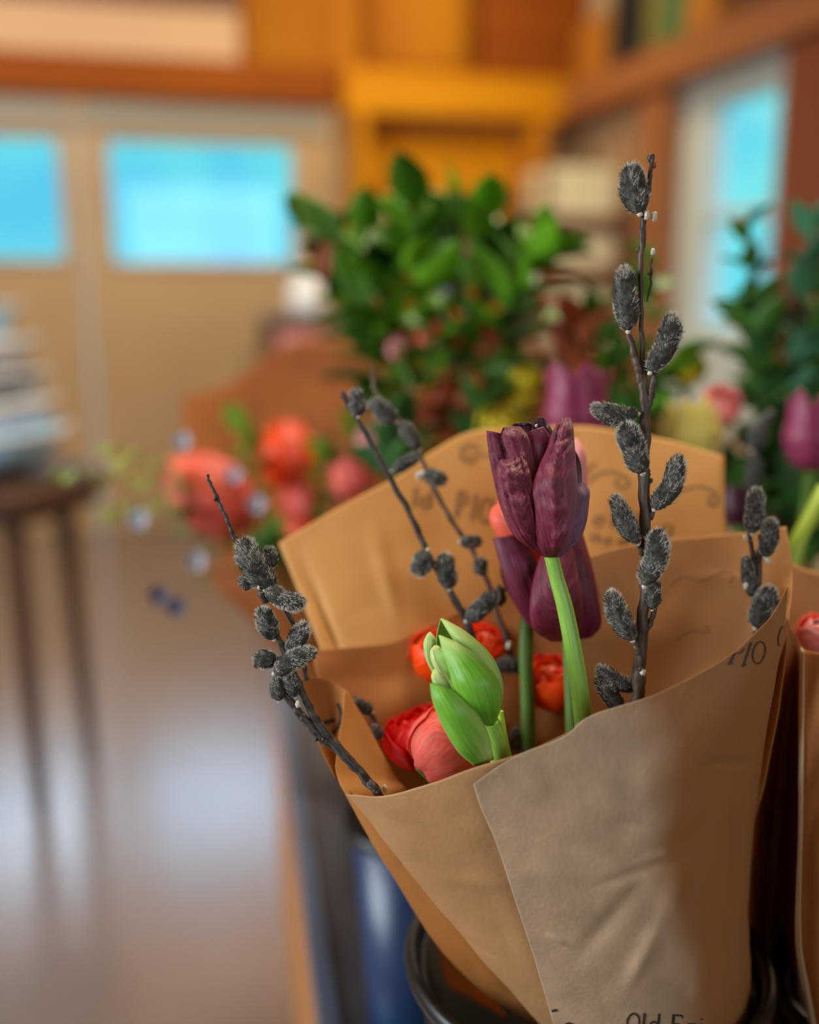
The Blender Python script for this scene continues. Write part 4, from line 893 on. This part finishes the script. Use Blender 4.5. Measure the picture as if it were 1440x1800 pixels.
petal(tg, [(856, 1276), (822, 1250), (800, 1215), (790, 1180), (779, 1145), (772, 1117)], [(868, 1275), (881, 1240), (877, 1200), (850, 1165), (812, 1135), (774, 1117)], [d-.003, d-.010, d-.012, d-.011, d-.008, d-.003], .85, M['green'], tintf=hl, freq=1, ruffle=.00018, seed=5)
petal(tg, [(812, 1250), (782, 1220), (765, 1205), (759, 1190), (762, 1178)], [(815, 1245), (795, 1212), (785, 1195), (776, 1185), (765, 1176)], [d-.004, d-.007, d-.008, d-.008, d-.006], .6, M['green_in'], freq=1, ruffle=.0002)
petal(tg, [(835, 1346), (805, 1320), (778, 1275), (762, 1235), (757, 1205), (760, 1202)], [(868, 1335), (858, 1290), (838, 1252), (812, 1224), (785, 1208), (762, 1201)], [d-.002, d-.009, d-.013, d-.014, d-.012, d-.008], .85, M['green'], tintf=lambda u, v: max(.7*max(0, (u-.1))/.9*(1-v), 1.0*max(0, .3-v)/.3*max(0, min(1, u+.4)), .35*max(0, abs(u)-.8)/.2), freq=1, ruffle=.00018, seed=8)

# ---- generic tulip and ranunculus in three dimensions
def cup(parent, base, tip, R, m, seed=0, op=.3, n=6, wide=.72, m2=None):
    X, Y, A = frame(tip-base); H = np.linalg.norm(tip-base); rr = random.Random(seed); rot = rr.random()*6
    for k in range(n):
        th0 = rot+k*2*math.pi/n; s = 1 if k % 2 else .9; nv, nu = 16, 12; g = np.zeros((nv, nu, 3)); tl = 1-.08*rr.random()
        for j in range(nv):
            v = j/(nv-1); r = R*s*np.interp(v, [0, .12, .4, .7, 1], [.2, .7, 1, .88, .45+op])
            ha = wide*np.interp(v, [0, .4, .8, 1], [1, 1, .75, .12])
            for i in range(nu):
                u = -1+2*i/(nu-1); a = th0+u*ha
                q = r*(1-.05*u*u+.03*noise.noise(Vector((u*2, v*3, seed+k))))
                g[j, i] = base+A*H*v*tl+q*(math.cos(a)*X+math.sin(a)*Y)
        b = MB(); b.grid(g, tint=.2+.3*rr.random()); b.build('petal', m2 if (m2 and k % 2) else m, parent, solid=.0005)
def flower_tulip(lb, x0, y0, x1, y1, d, wpx, m, stem_to, op=.3, group=None, ms='stem_dark', m2=None, dd=0):
    base, tip = P(x0, y0, d), P(x1, y1, d+dd); t = thing('tulip', lb, 'tulip', base, group)
    cup(t, base, tip, wpx/2/F*d, M[m], seed=x0, op=op, m2=M[m2] if m2 else None)
    if stem_to[2] >= .7 and stem_to[0] >= 690:
        rb_ = MB(); rooted(rb_, stem_to, .0035); rb_.build('stem', M[ms], t)
    pts = [(stem_to[0], stem_to[1], stem_to[2]), ((x0+stem_to[0])/2, (y0+stem_to[1])/2, (d+stem_to[2])/2), (x0, y0, d)]
    stem(t, pts, [.0035], M[ms], 10, seg=16); return t
def ranunc(lb, x, y, d, rpx, ax, m, n=16, group=None, stem_to=None, m2=None):
    c = P(x, y, d); R = rpx/F*d; X, Y, A = frame(ax); t = thing('ranunculus', lb, 'flower', c-A*R, group)
    b = MB(); b.blob(c, R*.5, n=10); b.build('flower_centre', M[m], t)
    for k in range(n):
        f = k/(n-1); r = R*(.52+.48*f); a0 = k*2.399; al0 = math.radians(150); al1 = math.radians(18+42*f); nv, nu = 14, 14; g = np.zeros((nv, nu, 3))
        for j in range(nv):
            v = j/(nv-1); al = al0+(al1-al0)*v
            hw = 1.0*np.interp(v, [0, .3, .7, 1], [.6, .95, 1, .35])
            for i in range(nu):
                u = -1+2*i/(nu-1); az = a0+u*hw
                q = r*(1+.04*math.sin(3*u+k)+.05*v*u*u+.03*noise.noise(Vector((u*2, v*2, k))))
                g[j, i] = c+q*(math.sin(al)*(math.cos(az)*X+math.sin(az)*Y)+math.cos(al)*A)
        b = MB(); b.grid(g); b.build('petal', M[m2] if (m2 and k % 3 == 0) else M[m], t, solid=.0005)
    s0 = c-A*R*.85
    if stem_to is not None:
        e = P(*stem_to); W = spl([e, (e+s0)/2+np.array([.003, 0, 0]), s0], np.linspace(0, 1, 14)); b = MB(); b.tube(W, [.0028], 8); rooted(b, stem_to, .0028); b.build('stem', M['stem_dark'], t)
    return t
toC = -fw
low = (1010, 1620, .56)
G1 = 'ranunculus low in the front bouquet'
ranunc('bright red ranunculus low in the paper, left of the salmon one', 738, 1292, .545, 64, unit(up*.9+rt*-.35+toC*.1), 'red', 16, G1, low)
ranunc('large salmon ranunculus tucked below the green tulip bud', 782, 1308, .512, 68, unit(rt*.75+up*.6-toC*.05), 'salmon', 18, G1, low)
ranunc('orange ranunculus just behind the green tulip bud', 772, 1150, .575, 52, unit(toC*.5+up*.8), 'orange', 14, G1, low)
ranunc('orange flower right behind the tip of the green bud, beside the dark catkin', 852, 1130, .58, 38, unit(toC*.5+up*.8+rt*.3), 'orange', 12, G1, low)
ranunc('glowing orange-red ranunculus left of the purple tulip stem', 968, 1196, .57, 54, unit(toC*.4+up*.9), 'orange', 14, G1, low, m2='red')
ranunc('small red flower between the green bud and the thin dark stems', 900, 1200, .585, 32, unit(toC*.5+up*.8), 'red', 10, G1, low)
ranunc('pink ranunculus at the right edge above the neighbouring wrap', 1447, 1118, .56, 46, unit(toC*.5+up*.8), 'pink', 14, None, (1480, 1300, .56), m2='salmon')
b = MB()

# leafy filler low in the bouquet
def leaf_mesh(b, base, dirv, L, W, nrm, tint, curl=.15, mi=0):
    dirv = unit(dirv); s = unit(np.cross(dirv, nrm)); n = np.cross(s, dirv); nv, nu = 8, 5; g = np.zeros((nv, nu, 3))
    for j in range(nv):
        v = j/(nv-1); w_ = W*.5*(math.sin(math.pi*min(1, v**.75*.98+.02)))**.8
        for i in range(nu):
            u = -1+2*i/(nu-1)
            g[j, i] = base+dirv*L*v+s*w_*u+n*(w_*.35*abs(u)-curl*L*v*v)
    b.grid(g, mi, tint=tint)
def leafy(name, lb, cat, pts, n, L, W, m, ms='twig', group=None, seed=0, d_sp=.3, tipleaves=2, start=.35, tr=(0, 1), srad=.002):
    rr = random.Random(seed); Wd = np.array([P(*q) for q in spl(pts, np.linspace(0, 1, 30))])
    t = thing(name, lb, cat, Wd[0], group); b = MB(); b.tube(Wd, [srad*1.3, srad*.5], 8); rooted(b, pts[0], srad*1.3); b.build('stem', M[ms], t)
    b = MB(); T = np.gradient(Wd, axis=0)
    for k in range(n):
        f = start+(1-start)*k/max(1, n-1); j = min(29, int(f*29)); a = k*2.4+rr.random(); X, Y, A = frame(T[j])
        dv = unit(A*(.6+.5*f)+(math.cos(a)*X+math.sin(a)*Y)*(.9+d_sp*rr.random()))
        l = L*(.7+.5*rr.random()); tnt = tr[0]+(tr[1]-tr[0])*rr.random()
        leaf_mesh(b, Wd[j], dv, l, W*l/L, unit(A+np.array([rr.gauss(0, .3) for _ in range(3)])), tnt, .1+.15*rr.random())
    b.build('foliage', M[m], t, solid=.0004)
    return t
def big_leaf(t, x0, y0, x1, y1, d0, d1, wpx, m, tint=.6, curl=.12):
    b = MB(); B_, T_ = P(x0, y0, d0), P(x1, y1, d1); leaf_mesh(b, B_, T_-B_, np.linalg.norm(T_-B_), wpx/F*d0, unit(-fw+up*.4), tint, curl); b.build('leaf', M[m], t, solid=.0004)

# ---- tall leafy rear bouquet
base = (800, 950, 1.05)
GL1 = 'leafy branches of the tall rear bouquet'
tips = [((560, 400), (650, 620), 'leaning furthest left, ending in one long leaf'), ((640, 420), (690, 600), 'second from the left, above the orange paper'),
        ((730, 370), (750, 580), 'with upright leaf tips left of centre'), ((795, 350), (790, 560), 'standing straight up in the middle'),
        ((860, 390), (840, 560), 'right of the middle, with a bright curved top leaf'), ((950, 430), (880, 580), 'leaning right, ending in one broad bright leaf'),
        ((920, 540), (880, 650), 'low on the right side over the yellow flowers'), ((660, 570), (710, 680), 'low on the left side beside the catkin tips')]
hl_ = []
for k, (tpx, mid, ds) in enumerate(tips):
    dz = 1.05-.06*((k*37) % 3)
    hl_.append(leafy('leafy_branch', 'glossy green leafy branch '+ds, 'branch', [base, (mid[0], mid[1], dz+.02), (tpx[0], tpx[1], dz)], 19, .062, .034, 'leaf', group=GL1, seed=k+1, start=.36))
big_leaf(hl_[0], 600, 430, 512, 330, 1.0, .98, 58, 'leaf', .55); big_leaf(hl_[0], 600, 420, 648, 560, .98, .97, 62, 'leaf', .5); big_leaf(hl_[0], 575, 420, 565, 500, 1.0, 1.0, 34, 'leaf_red', .4)
big_leaf(hl_[2], 740, 430, 742, 335, 1.0, 1.0, 44, 'leaf', .6); big_leaf(hl_[3], 785, 440, 795, 318, 1.03, 1.03, 42, 'leaf', .2)
big_leaf(hl_[4], 825, 400, 897, 335, 1.0, .98, 46, 'leaf', .75, -.12); big_leaf(hl_[5], 878, 458, 992, 412, .98, .97, 58, 'leaf', .75, .05); big_leaf(hl_[5], 870, 470, 900, 380, .99, 1.0, 50, 'leaf', .05)
big_leaf(hl_[5], 850, 480, 950, 500, .97, .97, 60, 'leaf', .1); big_leaf(hl_[6], 900, 560, 985, 520, 1.0, 1.0, 44, 'leaf_red', .5); big_leaf(hl_[3], 820, 500, 870, 440, .97, .97, 60, 'leaf', .95)
big_leaf(hl_[7], 640, 620, 610, 500, 1.0, 1.0, 50, 'leaf', .3)
t = leafy('leafy_branch', 'russet-leaved branch under the green leaves, above the paper', 'branch', [(800, 950, 1.0), (800, 850, .99), (790, 720, .98)], 14, .05, .035, 'leaf_red', group=GL1, seed=31, start=.3)
big_leaf(t, 790, 770, 800, 640, .97, .96, 66, 'leaf_red', .3); big_leaf(t, 740, 760, 770, 680, .96, .96, 50, 'leaf_red', .1)
# rose-toned small blossoms among leaves
for k, (x, y, r, m, lb) in enumerate([(755, 582, 28, 'coral', 'peach blossom deep among the glossy leaves'), (780, 514, 15, 'whiteblue', 'small white blossom near the middle of the glossy leaves'), (820, 436, 13, 'pink', 'small pale blossom between the upper glossy leaves'), (700, 610, 22, 'pink', 'pale pink blossom low left among the glossy leaves'), (940, 520, 18, 'orange', 'small orange blossom at the right side of the leaves'), (860, 600, 26, 'coral', 'peach blossom low right among the glossy leaves')]):
    ranunc(lb, x, y, .965, r, unit(toC+up*.3), m, 8, 'blossoms among the tall leafy branches', (800, 930, 1.0))

# ---- orange tulip bouquet, rear left
w3 = thing('paper_wrap', 'russet brown paper wrap of the coral bouquet behind at the left', 'paper wrap', P(600, 1190, 1.2))
sheet('back_panel', [
    [(322, 700, 1.33), (400, 675, 1.34), (470, 625, 1.35), (530, 596, 1.35), (600, 600, 1.34), (680, 640, 1.33)],
    [(325, 790, 1.30), (400, 790, 1.31), (470, 780, 1.32), (540, 770, 1.32), (610, 770, 1.31), (680, 780, 1.30)],
    [(370, 930, 1.25), (430, 930, 1.27), (490, 930, 1.28), (550, 930, 1.28), (610, 930, 1.27), (670, 930, 1.26)],
    [(520, 1180, 1.2), (550, 1180, 1.21), (570, 1180, 1.22), (600, 1180, 1.22), (620, 1180, 1.22), (650, 1180, 1.21)]], M['kraft_red'], w3, 50, 40, .002, 21, 9, big=.01)
sheet('front_panel', [
    [(356, 985, 1.20), (400, 990, 1.17), (450, 985, 1.14), (520, 980, 1.12), (600, 990, 1.13)],
    [(385, 1040, 1.19), (420, 1050, 1.17), (470, 1060, 1.15), (530, 1070, 1.14), (600, 1080, 1.14)],
    [(440, 1090, 1.19), (470, 1110, 1.18), (510, 1130, 1.16), (560, 1140, 1.16), (610, 1150, 1.17)],
    [(530, 1200, 1.20), (545, 1210, 1.19), (565, 1220, 1.18), (590, 1220, 1.18), (620, 1220, 1.19)]], M['kraft_red'], w3, 40, 30, .001, 22, 12, big=.004)
p = P(640, 1190, 1.2); bucket((p[0]+.03, p[1]+.02, TZ), .06, .07, M['black'], 'small black bucket under the russet wrap, mostly hidden')
G3 = 'coral tulips of the rear left bouquet'; st3 = (560, 1120, 1.18)
flower_tulip('large coral tulip lying over to the left above the russet paper', 440, 925, 288, 812, 1.1, 145, 'coral', st3, -.2, G3, m2='salmon')
flower_tulip('orange-tipped coral tulip standing behind the leaning one', 512, 865, 500, 735, 1.2, 104, 'coral', st3, -.05, G3, m2='orange')
flower_tulip('pink-red tulip low between the coral tulips and the paper', 545, 925, 520, 850, 1.1, 78, 'salmon', st3, .4, G3)
flower_tulip('coral tulip beside the tip of the middle willow branch', 630, 880, 610, 800, 1.05, 80, 'salmon', st3, .4, G3)
ranunc('pink blossom touching the tip of the left back paper', 528, 925, .95, 24, unit(toC+up), 'coral', 8, None, (560, 1100, 1.1))
ranunc('rosy blossom behind the middle willow tip', 655, 770, 1.05, 30, unit(toC+up), 'pink', 8, None, (600, 1100, 1.15))
for k, (a, bb, c_, lb) in enumerate([((540, 1080, 1.15), (460, 900, 1.15), (430, 720, 1.2), 'leafy sprig rising behind the leaning coral tulip'), ((540, 1080, 1.12), (500, 960, 1.08), (455, 960, 1.05), 'short green sprig just left of the printed back paper'),
                                     ((560, 1080, 1.12), (600, 880, 1.1), (640, 700, 1.12), 'green sprig below the glossy leaves, beside the willow tips'), ((540, 1080, 1.15), (420, 960, 1.1), (330, 900, 1.08), 'green sprig under the leaning coral tulip'), ((560, 1080, 1.12), (570, 900, 1.08), (560, 780, 1.1), 'green sprig between the two coral tulips')]):
    leafy('green_sprig', lb, 'sprig', [a, bb, c_], 16, .035, .02, 'leaf_dull' if k % 2 else 'leaf', group='green sprigs of the coral bouquet', seed=50+k, start=.3, tr=(.4, 1))
# pale sprig reaching left
for k, (tx, ty, lb) in enumerate([(108, 835, 'pale green bud sprig reaching furthest left towards the stacked bowls'), (180, 790, 'pale green bud sprig, the higher one left of the coral tulip'), (195, 905, 'pale green bud sprig, the lowest one left of the coral tulip')]):
    leafy('bud_sprig', lb, 'sprig', [(420, 960, 1.1), (300, (870+ty)/2, 1.05), (tx, ty, 1.0)], 11, .019, .013, 'leaf_pale', ms='twig', group='pale bud sprigs', seed=70+k, start=.35, srad=.0008)
def star(lb, x, y, d, r, m, to):
    c = P(x, y, d); t = thing('small_blossom', lb, 'flower', c, 'small pale blue blossoms of the coral bouquet'); b = MB()
    for k in range(6):
        a = k*math.pi/3; leaf_mesh(b, c, unit(rt*math.cos(a)+up*math.sin(a)+toC*.5), r/F*d, r*.7/F*d, toC, .2+.6*(k % 2), -.2)
    b.build('petals', M[m], t, solid=.0004); b = MB(); b.blob(c-up*r/F*d*.5, r*.35/F*d, n=8); b.build('calyx', M['navyp'], t)
    W = spl([P(*to), P((x+to[0])/2, min(y, to[1])-15, (d+to[2])/2), c], np.linspace(0, 1, 12)); b = MB(); b.tube(W, [.0007], 6); b.build('stem', M['twig'], t)
for x, y, r, lb in [(245, 912, 26, 'pale blossom hanging at the left end below the bud sprigs'), (282, 1045, 24, 'pale blue blossom hanging over the floor, left of its darker twin'), (312, 1065, 24, 'darker blue blossom hanging lowest over the floor'), (347, 985, 24, 'lilac blossom hanging just left of the russet paper tip'), (322, 776, 22, 'pale blue blossom above the leaning coral tulip'), (452, 885, 22, 'pale blue blossom right of the leaning coral tulip'), (412, 835, 20, 'small bluish blossom over the leaning coral tulip')]:
    star(lb, x, y, 1.0, r, 'navyp' if 'darker' in lb else 'whiteblue', (470, 1020, 1.12))

# ---- rear centre/right flowers
flower_tulip('plum purple tulip behind the sharp one, above the printed paper', 1012, 800, 1014, 640, .80, 122, 'plum', (1010, 1000, .74), .55, 'plum tulips at the back', m2='plum')
flower_tulip('plum purple tulip cut by the right edge of the picture', 1425, 830, 1432, 690, .80, 110, 'plum', (1400, 1000, .74), .4, 'plum tulips at the back')
flower_tulip('soft yellow tulip with a green base behind the tall willow', 1222, 815, 1212, 700, .84, 108, 'yellow', (1200, 1000, .78), .25)
ranunc('pink ranunculus beside the soft yellow tulip', 1268, 716, .88, 38, unit(toC+up*.5), 'pink', 12, None, (1220, 900, .85), m2='salmon')
ranunc('deep yellow blossom half hidden behind the tall willow catkin', 1210, 648, .95, 34, unit(toC+up*.5), 'yellow_deep', 10, 'deep yellow blossoms', (1210, 900, .9))
ranunc('deep yellow blossom above the left shoulder of the plum tulip', 925, 668, .9, 28, unit(toC+up*.5), 'yellow_deep', 10, 'deep yellow blossoms', (930, 900, .85))
ranunc('deep yellow blossom just under its neighbour, left of the plum tulip', 918, 708, .88, 26, unit(toC+up*.5), 'yellow_deep', 10, 'deep yellow blossoms', (930, 900, .85))
ranunc('yellow blossom peeking over the rim of the printed back paper', 880, 752, .86, 44, unit(toC+up*.5), 'yellow_deep', 10, 'deep yellow blossoms', (900, 950, .8))
ranunc('rose pink blossom among the dark leaves at the far right', 1398, 556, .96, 26, unit(toC+up*.3), 'pink', 10, None, (1380, 800, .9))
GR = 'dark leafy branches at the right'
for k, (tx, ty, mx_, lb, m) in enumerate([(1310, 400, 1340, 'dark green branch in front of the window, its tip bare and brown', 'leaf_dull'), (1430, 400, 1400, 'blue-green leafy branch before the brown post', 'leaf_blue'), (1330, 560, 1350, 'dark green branch bulging left over the window sill', 'leaf_dull'), (1400, 600, 1390, 'green branch around the rose pink blossom', 'leaf_blue'), (1460, 520, 1430, 'dark leafy branch running out of the right edge', 'leaf_dull'), (1350, 690, 1360, 'low dark leafy branch behind the blurred catkins', 'leaf_dull')]):
    leafy('leafy_branch', lb, 'branch', [(1380, 1000, .92), (mx_, 750, .93), (tx, ty, .94)], 30, .042, .024, m, group=GR, seed=90+k, start=.25, tr=(0, .8))
for k, (tx, ty, lb, m) in enumerate([(1050, 520, 'olive branch between the glossy leaves and the tall willow', 'leaf'), (1090, 600, 'green branch right behind the plum tulip', 'leaf_dull'), (1010, 560, 'reddish branch left of the olive one', 'leaf_red'), (1180, 640, 'leafy branch under the deep yellow blossom', 'leaf'), (1150, 470, 'single-leaved branch just behind the tall willow stem', 'leaf')]):
    leafy('leafy_branch', lb, 'branch', [(1100, 980, .92), (1090+(tx-1090)*.4, 760, .93), (tx, ty, .95)], 18 if k < 4 else 5, .042, .024, m, group='leafy branches behind the plum tulip', seed=120+k, start=.3 if k < 4 else .85, tr=(.1, .8))
# low dark greens filling behind the printed paper
for k, (x, y, lb) in enumerate([(700, 760, 'dark leafy spray behind the left part of the printed paper'), (850, 700, 'dark leafy spray behind the yellow rim blossom'), (960, 760, 'dark leafy spray left of the plum tulip'), (1120, 760, 'dark leafy spray behind the tall willow, over the paper'), (1300, 860, 'dark leafy spray right of the printed paper'), (1410, 880, 'dark leafy spray below the right plum tulip')]):
    leafy('leafy_spray', lb, 'branch', [(x+20, 1010, .84), (x+10, 900, .86), (x, y, .88)], 26, .045, .028, 'leaf_dull', group='dark sprays behind the printed paper', seed=150+k, start=.1, tr=(0, .5))
t = thing('green_shoot', 'bright yellow-green shoot slanting up at the right edge', 'plant', P(1390, 985, .66))
stem(t, [(1385, 1040, .66), (1400, 960, .66), (1430, 900, .67), (1450, 860, .68)], [.005], M['stem_yellow'], 12, name='stalk')
# brown-wine flower at the right of the printed paper
flower_tulip('dark wine tulip in shade right beside the printed paper corner', 1300, 925, 1296, 850, .74, 70, 'purple_dark', (1300, 1050, .72), .4)
# scrap of paper inside the black bucket
t = thing('paper_scrap', 'crumpled pale paper corner sticking up inside the black front bucket', 'paper', P(830, 1720, .60))
sheet('sheet', [[(770, 1655, .60), (800, 1680, .595), (840, 1720, .59), (880, 1760, .59)], [(772, 1690, .60), (805, 1715, .597), (845, 1750, .595), (880, 1775, .59)], [(790, 1740, .62), (820, 1750, .615), (850, 1770, .61), (890, 1790, .61)]], M['kraft_back'], t, 24, 16, .001, 33, 30)
